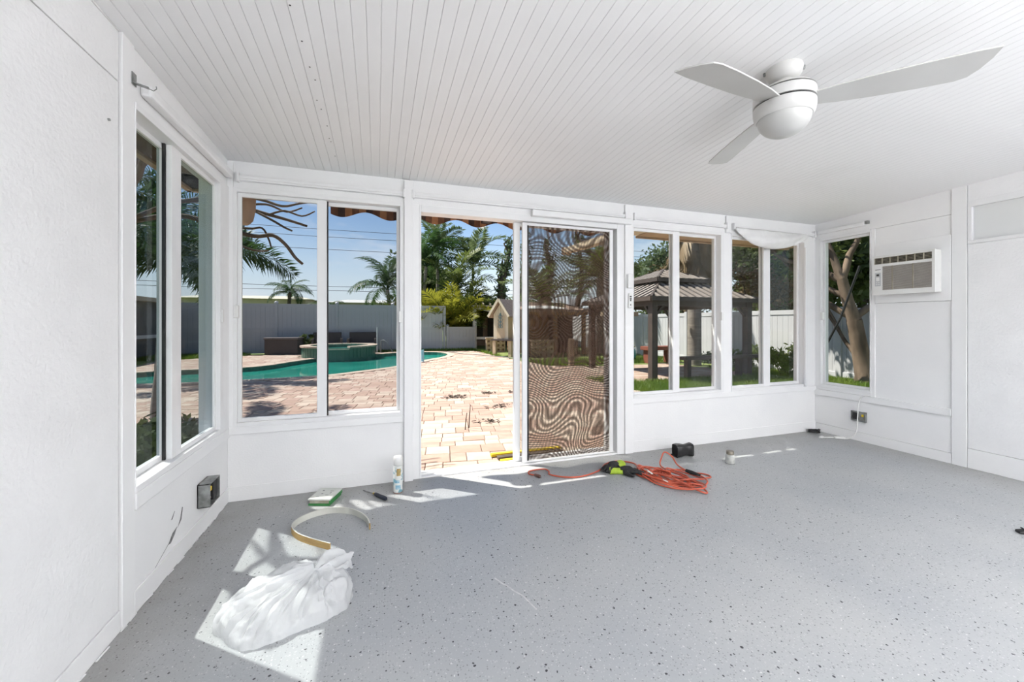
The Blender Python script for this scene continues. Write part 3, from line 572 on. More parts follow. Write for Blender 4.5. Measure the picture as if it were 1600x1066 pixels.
# loose tail above the neck
NA, NB = 26, 22; base = Vector((0.115, 0.04, 0.108)); tip = Vector((0.265, 0.135, 0.075)); V = []
side = Vector((0.45, -0.60, -0.35)).normalized()
for i in range(NA + 1):
    t_ = i / NA; c_ = base.lerp(tip, t_) + Vector((0, 0, 0.02 * math.sin(t_ * 3.1))); wid = 0.016 + 0.060 * math.sin(min(1, t_ * 1.25) * 1.75) * (1 - 0.55 * t_ ** 3)
    for j in range(NB + 1):
        s_ = j / NB - 0.5
        p = c_ + side * (s_ * 2 * wid) + Vector((0.3, 0.3, 0.9)) * (0.016 * math.sin(s_ * 16 + t_ * 2.0) * (0.4 + t_) + 0.010 * abs(mn.noise(Vector((s_ * 9, t_ * 7, 1)))))
        p += (tip - base) * (0.16 * t_ * t_ * math.cos(s_ * 7 + 0.9)); V.append(Vector((p.x, p.y, max(0.01, p.z))))
pb.add(V, [(i*(NB+1) + j, i*(NB+1) + j + 1, (i+1)*(NB+1) + j + 1, (i+1)*(NB+1) + j) for i in range(NA) for j in range(NB)])
# side lobe at the right
V = []; NL = 60; NJ = 24
for j in range(NJ + 1):
    for i in range(NL):
        ph = j / NJ; th = 2 * math.pi * i / NL; r_ = math.cos(ph * math.pi / 2) ** 0.55 * (1 + 0.18 * abs(mn.noise(Vector((3 * math.cos(th), 3 * math.sin(th), ph)))))
        p = Vector((0.175 + 0.085 * r_ * math.cos(th), 0.0 + 0.12 * r_ * math.sin(th), 0.002 + 0.10 * math.sin(ph * math.pi / 2)))
        d = (ridge(p * 13) * 0.016 - 0.010) * min(1, ph * 4); V.append(Vector((p.x + math.cos(th) * d, p.y + math.sin(th) * d, max(0.002, p.z + d))))
pb.add(V, [(j*NL + i, j*NL + (i+1) % NL, (j+1)*NL + (i+1) % NL, (j+1)*NL + i) for j in range(NJ) for i in range(NL)])
bm_ = bpy.data.materials.new('thin_plastic'); bm_.use_nodes = True; t = bm_.node_tree; b = t.nodes['Principled BSDF']
b.inputs['Base Color'].default_value = (0.94, 0.95, 0.96, 1); b.inputs['Roughness'].default_value = 0.22
trn = t.nodes.new('ShaderNodeBsdfTranslucent'); trn.inputs['Color'].default_value = (0.95, 0.96, 0.97, 1); tra = t.nodes.new('ShaderNodeBsdfTransparent'); tra.inputs['Color'].default_value = (0.97, 0.97, 0.97, 1)
m1 = t.nodes.new('ShaderNodeMixShader'); m1.inputs['Fac'].default_value = 0.35; m2 = t.nodes.new('ShaderNodeMixShader'); m2.inputs['Fac'].default_value = 0.38
nz_ = t.nodes.new('ShaderNodeTexNoise'); nz_.inputs['Scale'].default_value = 26; nz_.inputs['Detail'].default_value = 6; nz_.inputs['Distortion'].default_value = 1.2; bp_ = t.nodes.new('ShaderNodeBump'); bp_.inputs['Strength'].default_value = 0.55; bp_.inputs['Distance'].default_value = 0.012
tcb = t.nodes.new('ShaderNodeTexCoord'); t.links.new(tcb.outputs['Object'], nz_.inputs['Vector']); t.links.new(nz_.outputs['Fac'], bp_.inputs['Height']); t.links.new(bp_.outputs['Normal'], b.inputs['Normal'])
t.links.new(b.outputs['BSDF'], m1.inputs[1]); t.links.new(trn.outputs['BSDF'], m1.inputs[2]); t.links.new(m1.outputs['Shader'], m2.inputs[1]); t.links.new(tra.outputs['BSDF'], m2.inputs[2]); t.links.new(m2.outputs['Shader'], t.nodes['Material Output'].inputs['Surface'])
o = pb.build('plastic_bag', bm_, smooth=50, fix=False); o.location = (-0.365, 1.86, 0.001); o.rotation_euler = (0, 0, R(10))
tag(o, 'crumpled translucent white plastic bag on the sunlit floor', 'plastic bag')
# ---- extension cord
cord = thing('extension_cord', 'orange extension cord in a loose tangled coil right of the patio door', 'cord', (2.08, 2.52, 0))
lead = smooth_path([(1.165, 2.895, 0.008), (1.13, 2.93, 0.008), (1.16, 2.985, 0.008), (1.28, 2.99, 0.008), (1.30, 2.93, 0.007), (1.28, 2.87, 0.007), (1.36, 2.79, 0.007), (1.47, 2.755, 0.007), (1.60, 2.78, 0.007), (1.72, 2.84, 0.007), (1.82, 2.93, 0.008), (1.95, 2.96, 0.008), (2.05, 2.86, 0.010), (2.0, 2.72, 0.012)], 6)
loops = []
cx, cy = 2.12, 2.49
for k in range(12):
    ex, ey = rng.uniform(0.10, 0.28), rng.uniform(0.04, 0.16); rot = R(-48 + rng.uniform(-38, 38)); ox, oy = rng.uniform(-0.055, 0.055), rng.uniform(-0.06, 0.06)
    st = rng.uniform(0, 6.28) if k == 0 else 0
    for i in range(14):
        a = 2 * math.pi * i / 14 * (1 if k % 5 else -1) + 1.9
        x = ex * math.cos(a); y = ey * math.sin(a)
        loops.append((cx + ox + x * math.cos(rot) - y * math.sin(rot), cy + oy + x * math.sin(rot) + y * math.cos(rot), 0.008 + 0.0035 * k * (0.5 + 0.5 * math.sin(a * 2 + k)) + rng.uniform(0, 0.004)))
path = lead + smooth_path([lead[-1]] + loops, 3)
arch = smooth_path([loops[-1], (2.20, 2.70, 0.02), (2.27, 2.78, 0.07), (2.31, 2.79, 0.10), (2.34, 2.74, 0.075), (2.33, 2.66, 0.03), (2.36, 2.56, 0.008), (2.44, 2.48, 0.008), (2.43, 2.42, 0.008), (2.34, 2.42, 0.01)], 5)
MB().tube(path + arch, 0.0058, 8).build('cable', M['orange'], cord, smooth=70)
pg = MB().tube([(1.165, 2.895, 0.010), (1.18, 2.862, 0.011), (1.188, 2.845, 0.011)], [0.010, 0.014, 0.011], 10).build('plug', mat('plug_brown', (0.20, 0.09, 0.06), 0.5, (0.12, 0.06, 0.05), 12), cord, smooth=50)
MB().tube([(1.188, 2.845, 0.011), (1.195, 2.828, 0.010)], 0.003, 6).build('prong', M['steel'], pg)
MB().tube([(2.33, 2.42, 0.035), (2.30, 2.48, 0.04), (2.285, 2.52, 0.043)], [0.009, 0.015, 0.012], 10).build('socket_end', M['black'], cord, smooth=50)
for (x, y, z, an) in [(1.98, 2.56, 0.05, 0.5), (1.99, 2.40, 0.045, 1.2)]:
    MB().obox((x, y, z), (0.016, 0.042, 0.004), Matrix.Rotation(an, 3, 'Z') @ Matrix.Rotation(0.4, 3, 'X')).build('paper_tag', M['card'], cord)
# ---- work gloves
M['glove'] = mat('glove_black', (0.012, 0.012, 0.012), 0.75, (0.025, 0.025, 0.025), 40, bump=0.3, bscale=120)
M['neon'] = mat('glove_neon', (0.45, 0.62, 0.06), 0.8, (0.36, 0.52, 0.04), 30, bump=0.3, bscale=150)
def glove(loc, rz, label, flip=1, curl=0.6):
    t_ = thing('work_glove', label, 'glove', loc, 'work gloves on the floor', rz=rz)
    mb = MB()
    mb.tube([(-0.005, 0, 0.026), (0.03, 0, 0.030), (0.065, 0, 0.031), (0.095, 0, 0.026)], [0.028, 0.036, 0.037, 0.024], 12)
    for k, (y, l) in enumerate([(-0.033, 0.072), (-0.012, 0.084), (0.011, 0.08), (0.032, 0.06)]):
        y *= flip
        P = [(0.075, y * 0.8, 0.028), (0.105, y * 1.05, 0.034), (0.105 + l * 0.45, y * 1.2, 0.034 - 0.004 * k), (0.105 + l * 0.85, y * 1.25, 0.012 + 0.003), (0.105 + l * (0.95 - 0.2 * curl), y * 1.25, 0.011)]
        mb.tube(P, [0.012, 0.012, 0.0115, 0.0105, 0.006], 10)
    mb.tube([(0.02, -0.03 * flip, 0.024), (0.05, -0.055 * flip, 0.02), (0.085, -0.068 * flip, 0.015), (0.10, -0.066 * flip, 0.013)], [0.015, 0.0135, 0.012, 0.006], 10)
    o = mb.build('glove_hand', M['glove'], t_, local=True); rmd = o.modifiers.new('remesh', 'REMESH'); rmd.mode = 'VOXEL'; rmd.voxel_size = 0.0045; rmd.use_smooth_shade = True
    s2 = o.modifiers.new('sm', 'SMOOTH'); s2.iterations = 3; s2.factor = 0.5
    MB().tube([(-0.085, 0, 0.020), (-0.05, 0, 0.024), (-0.01, 0, 0.027), (0.012, 0, 0.029)], [0.036, 0.030, 0.029, 0.034], 16).build('cuff', M['neon'], t_, local=True, smooth=60).scale = (1, 1.15, 0.75)
    return t_
glove((1.83, 2.72, 0.0), R(-32), 'black and neon yellow work glove with curled fingers, nearer of the two', 1, 1.0)
glove((1.865, 2.845, 0.0), R(206), 'neon yellow and black work glove lying behind the nearer glove', -1, 0.5)
# ---- black nozzle
nzl = thing('vacuum_nozzle', 'short flared black plastic nozzle standing by the low wall', 'nozzle', (2.595, 2.90, 0), rz=R(-8))
secs = [(-0.08, 0.046, 0.050), (-0.055, 0.050, 0.053), (-0.015, 0.047, 0.050), (0.015, 0.036, 0.044), (0.045, 0.040, 0.048), (0.08, 0.047, 0.056)]
V = []; F = []; n = 16
for (x, ry, rzz) in secs:
    for j in range(n):
        an = 2 * math.pi * j / n; cx_ = math.copysign(abs(math.cos(an)) ** 0.5, math.cos(an)); sy_ = math.copysign(abs(math.sin(an)) ** 0.5, math.sin(an))
        V.append((x, ry * cx_, 0.058 + rzz * sy_ * 1.03 + (0.0 if x < 0.03 else 0.0)))
for i in range(len(secs) - 1):
    for j in range(n): F.append((i*n + j, i*n + (j+1) % n, (i+1)*n + (j+1) % n, (i+1)*n + j))
F.append(tuple(range(n)))
mb = MB(); mb.add(V, F); o = mb.build('nozzle_body', mat('black_plastic', (0.014, 0.014, 0.015), 0.35, (0.02, 0.02, 0.021), 10), nzl, local=True, smooth=50)
md = o.modifiers.new('thick', 'SOLIDIFY'); md.thickness = 0.004
mb = MB()
for y in (-0.03, -0.01, 0.01, 0.03): mb.box(-0.086, -0.076, y - 0.002, y + 0.002, 0.012, 0.105)
mb.box(-0.088, -0.078, -0.05, 0.05, 0.004, 0.012); mb.build('bristle_rib', M['black'], nzl, local=True)
# ---- small jar
jr = thing('paint_jar', 'small grey-white metal can with brown top standing alone on the floor', 'can', (2.845, 2.625, 0))
MB().lathe([(0.034, 0.0), (0.0365, 0.003), (0.0365, 0.068), (0.033, 0.078)], n=28).build('jar_body', mat('jar_label', (0.60, 0.60, 0.57), 0.4, (0.36, 0.38, 0.36), 28, lo=0.45, hi=0.7), jr, local=True, smooth=40)
MB().lathe([(0.030, 0.078), (0.030, 0.104), (0.028, 0.107)], n=28).build('lid', mat('jar_lid', (0.17, 0.15, 0.12), 0.5, (0.28, 0.25, 0.2), 20, metal=0.3), jr, local=True, smooth=40)
MB().lathe([(0.0375, 0.0005), (0.0375, 0.006)], n=28).build('rim', M['steel'], jr, local=True, smooth=40)
# ---- white appliance cord in the right corner
wc = thing('power_cord', 'white power cord hanging from the right wall ledge down to the floor', 'cord', (4.56, 2.72, 0))
wp = smooth_path([(4.60, 2.595, 0.474), (4.585, 2.63, 0.472), (4.578, 2.665, 0.44), (4.578, 2.685, 0.36), (4.575, 2.69, 0.22), (4.573, 2.70, 0.10), (4.56, 2.74, 0.025), (4.53, 2.80, 0.008), (4.47, 2.86, 0.007), (4.41, 2.88, 0.007), (4.385, 2.885, 0.008)], 6)
MB().tube(wp, 0.0055, 8).build('cable', M['white_plastic'], wc, smooth=70)
MB().tube([(4.385, 2.885, 0.010), (4.365, 2.888, 0.013), (4.335, 2.892, 0.013)], [0.007, 0.013, 0.011], 10).build('plug', M['white_plastic'], wc, smooth=50)
MB().obox((4.515, 2.815, 0.012), (0.09, 0.035, 0.02), Matrix.Rotation(R(-40), 3, 'Z')).build('leakage_box', M['white_plastic'], wc, bevel=0.006)
wk = MB(); pts = []
for i in range(46):
    a = i * 0.42; r_ = 0.055 + 0.010 * math.sin(i * 1.3); pts.append((4.50 + r_ * math.cos(a), 3.055 + r_ * 0.8 * math.sin(a), 0.008 + 0.0006 * i))
o = wk.tube(pts, 0.006, 6).build('wire_coil', M['black'], smooth=70); tag(o, 'small coil of black wire in the far right corner of the floor', 'wire')
# ---- black rubber piece at the right edge of the picture
rb = thing('rubber_doorstop', 'small black rubber doorstop cut off by the right edge of the picture', 'doorstop', (3.50, 1.20, 0), rz=R(-40))
MB().add([(-0.055, -0.02, 0), (0.055, -0.024, 0), (0.055, 0.024, 0), (-0.055, 0.02, 0), (-0.055, -0.018, 0.014), (0.055, -0.022, 0.04), (0.055, 0.022, 0.04), (-0.055, 0.018, 0.014)],
    [(0,3,2,1),(4,5,6,7),(0,1,5,4),(1,2,6,5),(2,3,7,6),(3,0,4,7)]).build('wedge', M['black'], rb, local=True, bevel=0.005)
mb = MB()
for i in range(5): mb.box(-0.03 + i * 0.018, -0.024 + i * 0.018, -0.02, 0.02, 0.024 + i * 0.0044, 0.028 + i * 0.0044)
mb.build('grip_rib', M['black'], rb, local=True)
# ================================================================== outside: ground, patio, pool
G = -0.08
def inpoly(x, y, P):
    c = False; n = len(P)
    for i in range(n):
        x1, y1 = P[i]; x2, y2 = P[i-1]
        if (y1 > y) != (y2 > y) and x < (x2 - x1) * (y - y1) / (y2 - y1) + x1: c = not c
    return c
pool_pts = [(-2.87, 10.3), (-1.9, 10.45), (-1.2, 10.62), (-0.48, 11.2), (0.53, 12.15), (1.44, 13.7), (2.25, 14.8), (2.67, 16.0), (2.55, 17.1), (1.9, 17.6), (1.1, 17.6), (0.2, 17.1), (-0.4, 16.6), (-1.2, 16.2), (-2.0, 15.7), (-2.58, 14.67), (-3.1, 13.5), (-3.8, 13.05), (-5.2, 12.9), (-6.3, 12.3), (-6.4, 11.2), (-5.4, 10.5), (-4.0, 10.25)]
pl = smooth_path(pool_pts + [pool_pts[0]], 4)[:-1]
def offset(poly, d):
    out_ = []; n = len(poly)
    for i in range(n):
        a = Vector((*poly[i-1], 0)); b = Vector((*poly[(i+1) % n], 0)); t_ = (b - a).normalized(); nrm = Vector((t_.y, -t_.x, 0)); out_.append((poly[i][0] + nrm.x * d, poly[i][1] + nrm.y * d))
    return out_
M['lawn'] = mat('lawn_soil', (0.10, 0.15, 0.03), 0.9, (0.19, 0.22, 0.06), 3.0, bump=0.5, bscale=60)
def poly_with_hole(name, outer, hole, z, m):
    bm = bmesh.new()
    def ring(p):
        vs_ = [bm.verts.new((x, y, z)) for x, y in p]; return [bm.edges.new((vs_[i], vs_[(i+1) % len(vs_)])) for i in range(len(vs_))]
    e = ring(outer) + ring(hole); bmesh.ops.triangle_fill(bm, use_beauty=True, edges=e); bmesh.ops.recalc_face_normals(bm, faces=bm.faces)
    if bm.faces and sum(f.normal.z for f in bm.faces) < 0: bmesh.ops.reverse_faces(bm, faces=bm.faces)
    me = bpy.data.meshes.new(name); bm.to_mesh(me); bm.free(); me.materials.append(m); o = bpy.data.objects.new(name, me); C.objects.link(o); return o
hole = offset(pl, 0.05)
gnd = poly_with_hole('ground', [(-60, 3.2), (60, 3.2), (90, 120), (-90, 120)], hole, -0.125, M['lawn']); tag(gnd, 'green lawn and soil around the patio', kind='structure')
MB().add([(-60, -40, -0.126), (60, -40, -0.126), (60, 3.2, -0.126), (-60, 3.2, -0.126)], [(0, 1, 2, 3)]).build('ground_side', M['lawn'], gnd)
patio_poly = [(-6.8, 3.3), (4.55, 3.3), (4.5, 7.3), (5.2, 7.35), (8.9, 7.6), (8.7, 10.2), (6.2, 10.2), (4.75, 10.9), (4.6, 11.6), (4.4, 14.0), (4.25, 15.7), (4.1, 17.5), (2.9, 17.9), (-2.4, 18.35), (-4.6, 17.7), (-6.8, 16.6)]
M['sand'] = mat('patio_bed', (0.42, 0.33, 0.26), 0.95, (0.30, 0.23, 0.18), 12, bump=0.3)
patio = structure('patio', 'sunlit patio of pink and cream rectangular pavers around the pool', (0, 3.3, G))
po = poly_with_hole('patio_bed', patio_poly, hole, -0.10, M['sand']); po.parent = patio; po.location = (0, -3.3, -G)
pav = [mat('paver_cream', (0.47, 0.365, 0.29), 0.85, (0.40, 0.30, 0.235), 5, bump=0.25, bscale=80), mat('paver_pink', (0.41, 0.285, 0.22), 0.85, (0.35, 0.24, 0.185), 5, bump=0.25, bscale=80),
       mat('paver_sand', (0.53, 0.435, 0.35), 0.85, (0.46, 0.365, 0.29), 5, bump=0.25, bscale=80), mat('paver_rose', (0.365, 0.245, 0.195), 0.85, (0.45, 0.32, 0.255), 5, bump=0.25, bscale=80)]
pr = random.Random(5)
ANG = R(-9); ca, sa = math.cos(ANG), math.sin(ANG)
widths = [0.15, 0.23, 0.31]; RH = 0.155
allp = []
spa_c, spa_r = (-1.38, 16.75), 1.36
pool_big = offset(pl, 0.30)
v = -6.0
while v < 26:
    u = -12.0 + pr.uniform(0, 0.2)
    hh = pr.choice([RH, RH, 0.23])
    while u < 14:
        wd = pr.choice(widths); uc, vc = u + wd / 2, v + hh / 2
        x, y = uc * ca - vc * sa, uc * sa + vc * ca
        if 3.4 < y < 18.4 and -6.8 < x < 9 and inpoly(x, y, patio_poly) and not inpoly(x, y, pool_big) and math.hypot(x - spa_c[0], y - spa_c[1]) > spa_r + 0.1:
            allp.append((x, y, wd, hh, pr.randrange(4), pr.uniform(-0.003, 0.003)))
        u += wd + 0.006
    v += hh + 0.006
def paver_block(mb, cx_, cy_, wd, hh, z, mi, ang):
    hx, hy, e = wd / 2, hh / 2, 0.005; c_, s_ = math.cos(ang), math.sin(ang)
    P = []
    for (dx, dy, dz) in [(-hx, -hy, -0.03), (hx, -hy, -0.03), (hx, hy, -0.03), (-hx, hy, -0.03), (-hx, -hy, -0.004), (hx, -hy, -0.004), (hx, hy, -0.004), (-hx, hy, -0.004), (-hx+e, -hy+e, 0), (hx-e, -hy+e, 0), (hx-e, hy-e, 0), (-hx+e, hy-e, 0)]:
        P.append((cx_ + dx * c_ - dy * s_, cy_ + dx * s_ + dy * c_, z + dz))
    mb.add(P, [(0,1,5,4),(1,2,6,5),(2,3,7,6),(3,0,4,7),(4,5,9,8),(5,6,10,9),(6,7,11,10),(7,4,8,11),(8,9,10,11)], mi)
CAMX, CAMY = 0.0, 0.0
def seen(x, y):      # through the open door half or window glass low enough to be on screen
    return (x > -1.3 and x < 3.2 and y < 8.5)
allp.sort(key=lambda p: (0 if seen(p[0], p[1]) and 0.05 < p[0] / p[1] < 0.42 else 1, p[1]))
near, far = allp[:300], allp[300:]
cache = {}
for (x, y, wd, hh, mi, dz) in near:
    k = (wd, hh, mi)
    if k not in cache:
        mb = MB(); paver_block(mb, 0, 0, wd, hh, 0, 0, ANG); o = mb.build('paver', pav[mi], patio, local=True, fix=False); cache[k] = o
    else: o = copy_part(cache[k], patio)
    o.location = (x, y - 3.3, dz)
mb = MB()
for (x, y, wd, hh, mi, dz) in far: paver_block(mb, x, y, wd, hh, G + dz, mi, ANG)
tag(mb.build('paver_field', pav, patio, fix=False), kind='stuff')
o = MB().box(4.85, 8.6, -4.0, 2.2, -0.14, -0.09).build('bounce_slab', M['concrete']); tag(o, 'unseen pale concrete slab added to bounce light to the transom', kind='structure')  # out of view, added as a reflector to brighten the transom
# ---- pool
pool = structure('swimming_pool', 'freeform swimming pool with teal water and stone coping', (0, 13, G))
M['coping'] = mat('coping_stone', (0.52, 0.42, 0.33), 0.8, (0.42, 0.32, 0.25), 6, bump=0.2)
outp = offset(pl, 0.28); n = len(pl)
def ringmesh(a, b, za, zb): 
    mb = MB(); k = len(a); mb.add([(x, y, za) for x, y in a] + [(x, y, zb) for x, y in b], [(i, (i+1) % k, k + (i+1) % k, k + i) for i in range(k)]); return mb
c0 = None
for i in range(0, n):
    j = (i + 1) % n; mb = MB(); e = 0.02
    a, b, c_, d_ = Vector((*pl[i], 0)), Vector((*pl[j], 0)), Vector((*outp[j], 0)), Vector((*outp[i], 0))
    a, b = a.lerp(b, e), b.lerp(a, e); d_, c_ = d_.lerp(c_, e), c_.lerp(d_, e)
    mb.add([(p.x, p.y, G - 0.03) for p in (a, b, c_, d_)] + [(p.x, p.y, G + 0.008) for p in (a, b, c_, d_)], [(0,3,2,1),(4,5,6,7),(0,1,5,4),(1,2,6,5),(2,3,7,6),(3,0,4,7)])
    mb.build('coping_stone', M['coping'], pool)
M['pooltile'] = mat('pool_tile', (0.03, 0.12, 0.09), 0.25, (0.06, 0.20, 0.15), 9)
ringmesh(pl, pl, G - 0.01, -0.42).build('tile_band', M['pooltile'], pool)
M['plaster'] = mat('pool_plaster', (0.10, 0.42, 0.34), 0.6, (0.14, 0.48, 0.38), 1.2)
ringmesh(pl, offset(pl, -0.25), -0.42, -1.3).build('basin_wall', M['plaster'], pool)
fm = poly_with_hole('basin_floor', offset(pl, -0.24), [(-4.5, 11.5), (-4.49, 11.5), (-4.49, 11.51)], -1.3, M['plaster']); fm.parent = pool; fm.location = (0, -13, -G)
wm = mat('pool_water', (0.01, 0.20, 0.155), 0.04, (0.03, 0.30, 0.23), 0.7, bump=0.10, bscale=5.0, spec=0.5)
wo = poly_with_hole('water', pl, [(-4.5, 11.5), (-4.49, 11.5), (-4.49, 11.51)], -0.20, wm); wo.parent = pool; wo.location = (0, -13, -G)
# ---- raised spa
spa = thing('raised_spa', 'round raised spa with dark green tile and stone rim behind the pool', 'spa', (spa_c[0], spa_c[1], G))
def ring_lathe(r0, r1, z0, z1, nn=48, a0=0, a1=360):
    mb = MB(); k = nn + 1; V = []
    for i in range(k):
        an = R(a0 + (a1 - a0) * i / nn); c_, s_ = math.cos(an), math.sin(an)
        V += [(r0 * c_, r0 * s_, z0), (r1 * c_, r1 * s_, z0), (r1 * c_, r1 * s_, z1), (r0 * c_, r0 * s_, z1)]
    F = [(4*i + j, 4*i + (j+1) % 4, 4*i + 4 + (j+1) % 4, 4*i + 4 + j) for i in range(nn) for j in range(4)] + [(0, 1, 2, 3), tuple(4*nn + j for j in (3, 2, 1, 0))]
    return mb.add(V, F)
ring_lathe(1.08, 1.32, -0.15, 0.36, 64).build('spa_wall', M['pooltile'], spa, local=True)
for i in range(20):
    if i in (14, 15): continue
    ring_lathe(1.03, 1.38, 0.36, 0.415, 4, i * 18 + 0.6, i * 18 + 17.4).build('rim_stone', M['coping'], spa, local=True)
ring_lathe(1.03, 1.38, 0.30, 0.335, 10, 14 * 18, 16 * 18).build('spillway', mat('spill_stone', (0.55, 0.50, 0.38), 0.5, (0.45, 0.42, 0.33), 8), spa, local=True)
MB().lathe([(1.08, 0.26), (1.08, 0.27)], n=40).build('spa_water', wm, spa, local=True)
# vertical tile joints on the spa face towards the house
t0 = None
for i in range(26):
    an = R(195 + i * 6)
    if t0 is None: t0 = o = MB().box(1.32, 1.332, -0.058, 0.058, 0.0, 0.35).build('tile', mat('spa_tile', (0.05, 0.15, 0.11), 0.25, (0.09, 0.22, 0.17), 4), spa, local=True)
    else: o = copy_part(t0, spa)
    o.rotation_euler = (0, 0, an)
# ---- pool furniture
M['wicker'] = mat('dark_wicker', (0.055, 0.045, 0.042), 0.7, (0.09, 0.075, 0.07), 40, bump=0.6, bscale=60, stretch=(1, 1, 3))
db = thing('deck_box', 'dark brown wicker deck box by the far edge of the pool', 'deck box', (-3.55, 18.15, G), rz=R(-12))
MB().box(-0.62, 0.62, -0.32, 0.32, 0.02, 0.60).build('box_body', M['wicker'], db, local=True, bevel=0.015)
MB().box(-0.65, 0.65, -0.35, 0.35, 0.60, 0.68).build('lid', mat('box_lid', (0.13, 0.11, 0.11), 0.5, (0.10, 0.085, 0.085), 6), db, local=True, bevel=0.02)
for x in (-0.5, 0.5): MB().box(x - 0.04, x + 0.04, -0.3, 0.3, 0.0, 0.02).build('foot', M['black'], db, local=True)
def wicker_chair(loc, rz, label):
    c_ = thing('wicker_chair', label, 'chair', loc, 'dark chairs by the spa', rz=rz)
    MB().box(-0.55, 0.55, -0.30, 0.35, 0.22, 0.40).build('seat', M['wicker'], c_, local=True, bevel=0.02)
    MB().box(-0.55, 0.55, 0.25, 0.36, 0.30, 0.86).build('backrest', M['wicker'], c_, local=True, bevel=0.02)
    for sx_ in (-1, 1):
        MB().box(sx_ * 0.50, sx_ * 0.58, -0.30, 0.36, 0.22, 0.60).build('armrest', M['wicker'], c_, local=True, bevel=0.01)
        for y in (-0.26, 0.31): MB().box(sx_ * 0.50, sx_ * 0.56, y - 0.03, y + 0.03, 0, 0.24).build('leg', M['wicker'], c_, local=True)
wicker_chair((-2.0, 18.35, G), R(4), 'dark wicker chair behind the spa, left of the pair')
wicker_chair((-0.62, 18.35, G), R(-3), 'dark wicker chair behind the spa, right of the pair')
o = MB().tube([(-0.02, 17.95, G + 0.002), (-0.02, 17.95, 1.0)], 0.022, 10).build('pool_pole', M['white_plastic']); tag(o, 'thin white upright pole beside the spa', 'pole')
hr = thing('handrail', 'thin dark curved handrail at the right end of the spa', 'handrail', (0.35, 16.9, G))
MB().tube([(0.12, 17.95, G + 0.004), (0.14, 17.92, 0.42), (0.25, 17.8, 0.45), (0.42, 17.75, 0.3), (0.62, 17.72, -0.072)], 0.022, 8).build('rail', M['steel'], hr, smooth=60)
o = MB().tube(smooth_path([(-1.1, 15.0, -0.19), (-0.9, 15.1, -0.19)], 2), 0.03, 8)
bl = thing('lane_marker', 'light blue pole standing at the pool edge seen through the open door', 'pole', (1.36, 13.0, G + 0.012))
MB().tube([(1.36, 13.0, G + 0.012), (1.36, 13.0, 0.32)], 0.05, 12).build('post', mat('pale_blue', (0.20, 0.48, 0.58), 0.5, (0.3, 0.58, 0.66), 5), bl, smooth=40)
MB().lathe([(0.07, 0), (0.07, 0.02), (0.05, 0.03)], (1.36, 13.0, G + 0.010), 16).build('base', M['white_plastic'], bl, smooth=40)
# hose across the patio
o = MB().tube(smooth_path([(2.9, 17.2, G + 0.012), (3.3, 15.9, G + 0.012), (3.9, 14.9, G + 0.012), (4.4, 13.9, G + 0.012), (4.7, 12.8, G + 0.012)], 6), 0.014, 8).build('garden_hose', mat('grey_hose', (0.12, 0.12, 0.12), 0.6, (0.18, 0.18, 0.17), 10), smooth=60); tag(o, 'grey garden hose lying across the far patio towards the playhouse', 'hose')
# ---- fences
M['vinyl_white'] = mat('white_vinyl', (0.60, 0.60, 0.61), 0.5, (0.54, 0.54, 0.555), 1.5)  # plain white vinyl, its own colour
M['vinyl'] = M['vinyl_white']
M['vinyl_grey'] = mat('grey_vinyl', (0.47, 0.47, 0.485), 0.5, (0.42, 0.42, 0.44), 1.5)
def panel_fence(name, label, y, x0, x1, ztop, step, cat='fence'):
    f = thing(name, label, cat, (x0, y, G)); x = x0; first = None
    while x < x1 - 0.05:
        e = min(x + step, x1)
        MB().box(x - 0.06, x + 0.06, y - 0.06, y + 0.06, G - 0.04, ztop + 0.05).build('post', M['vinyl_grey'], f, bevel=0.01)
        MB().lathe([(0.09, 0), (0.09, 0.02), (0.01, 0.08)], (x, y, ztop + 0.05), 4).build('post_cap', M['vinyl_grey'], f)
        np_ = max(1, int(round((e - x - 0.12) / 0.17))); pw = (e - x - 0.12) / np_; k0 = None
        for i in range(np_):
            if k0 is None: k0 = o = MB().box(-pw/2 + 0.002, pw/2 - 0.002, -0.02, 0.02, G + 0.0, ztop - 0.03).build('plank', M['vinyl_grey'], f, local=True)
            else: o = copy_part(k0, f)
            o.location = (x + 0.06 + pw * (i + 0.5) - x0, 0, -G)
        for z in (G + 0.06, 0.5 * (ztop + G) - 0.05, ztop - 0.07): MB().box(x + 0.06, e - 0.06, y - 0.032, y + 0.032, z - 0.06, z + 0.07).build('rail', M['vinyl_grey'], f)
        x = e
    MB().box(x1 - 0.06, x1 + 0.06, y - 0.06, y + 0.06, G - 0.04, ztop + 0.05).build('post', M['vinyl_grey'], f, bevel=0.01)
    return f
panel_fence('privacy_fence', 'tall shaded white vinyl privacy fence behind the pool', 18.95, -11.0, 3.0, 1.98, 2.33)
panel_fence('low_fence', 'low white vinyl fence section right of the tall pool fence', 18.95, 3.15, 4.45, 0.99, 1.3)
def side_fence(x, y0, y1, ztop):
    f = thing('garden_fence', 'sunlit white vinyl plank fence behind the gazebo and trees', 'fence', (x, y0, G)); pw = 0.15; k0 = None; y = y0; i = 0
    n_ = int((y1 - y0) / pw)
    for i in range(n_):
        if k0 is None: k0 = o = MB().box(-0.018, 0.018, -pw/2 + 0.003, pw/2 - 0.003, 0.0, ztop - 0.05 - G).build('plank', M['vinyl'], f, local=True)
        else: o = copy_part(k0, f)
        o.location = (0, pw * (i + 0.5), 0)
    y = y0
    while y <= y1 + 0.1:
        MB().box(x - 0.065, x + 0.065, y - 0.065, y + 0.065, G - 0.04, ztop + 0.06).build('post', M['vinyl'], f, bevel=0.01)
        if y + 2.4 <= y1 + 0.1:
            for z in (G + 0.08, ztop - 0.04): MB().box(x - 0.035, x + 0.035, y + 0.065, y + 2.335, z - 0.06, z + 0.06).build('rail', M['vinyl'], f, bevel=0.006)
        y += 2.4
    return f
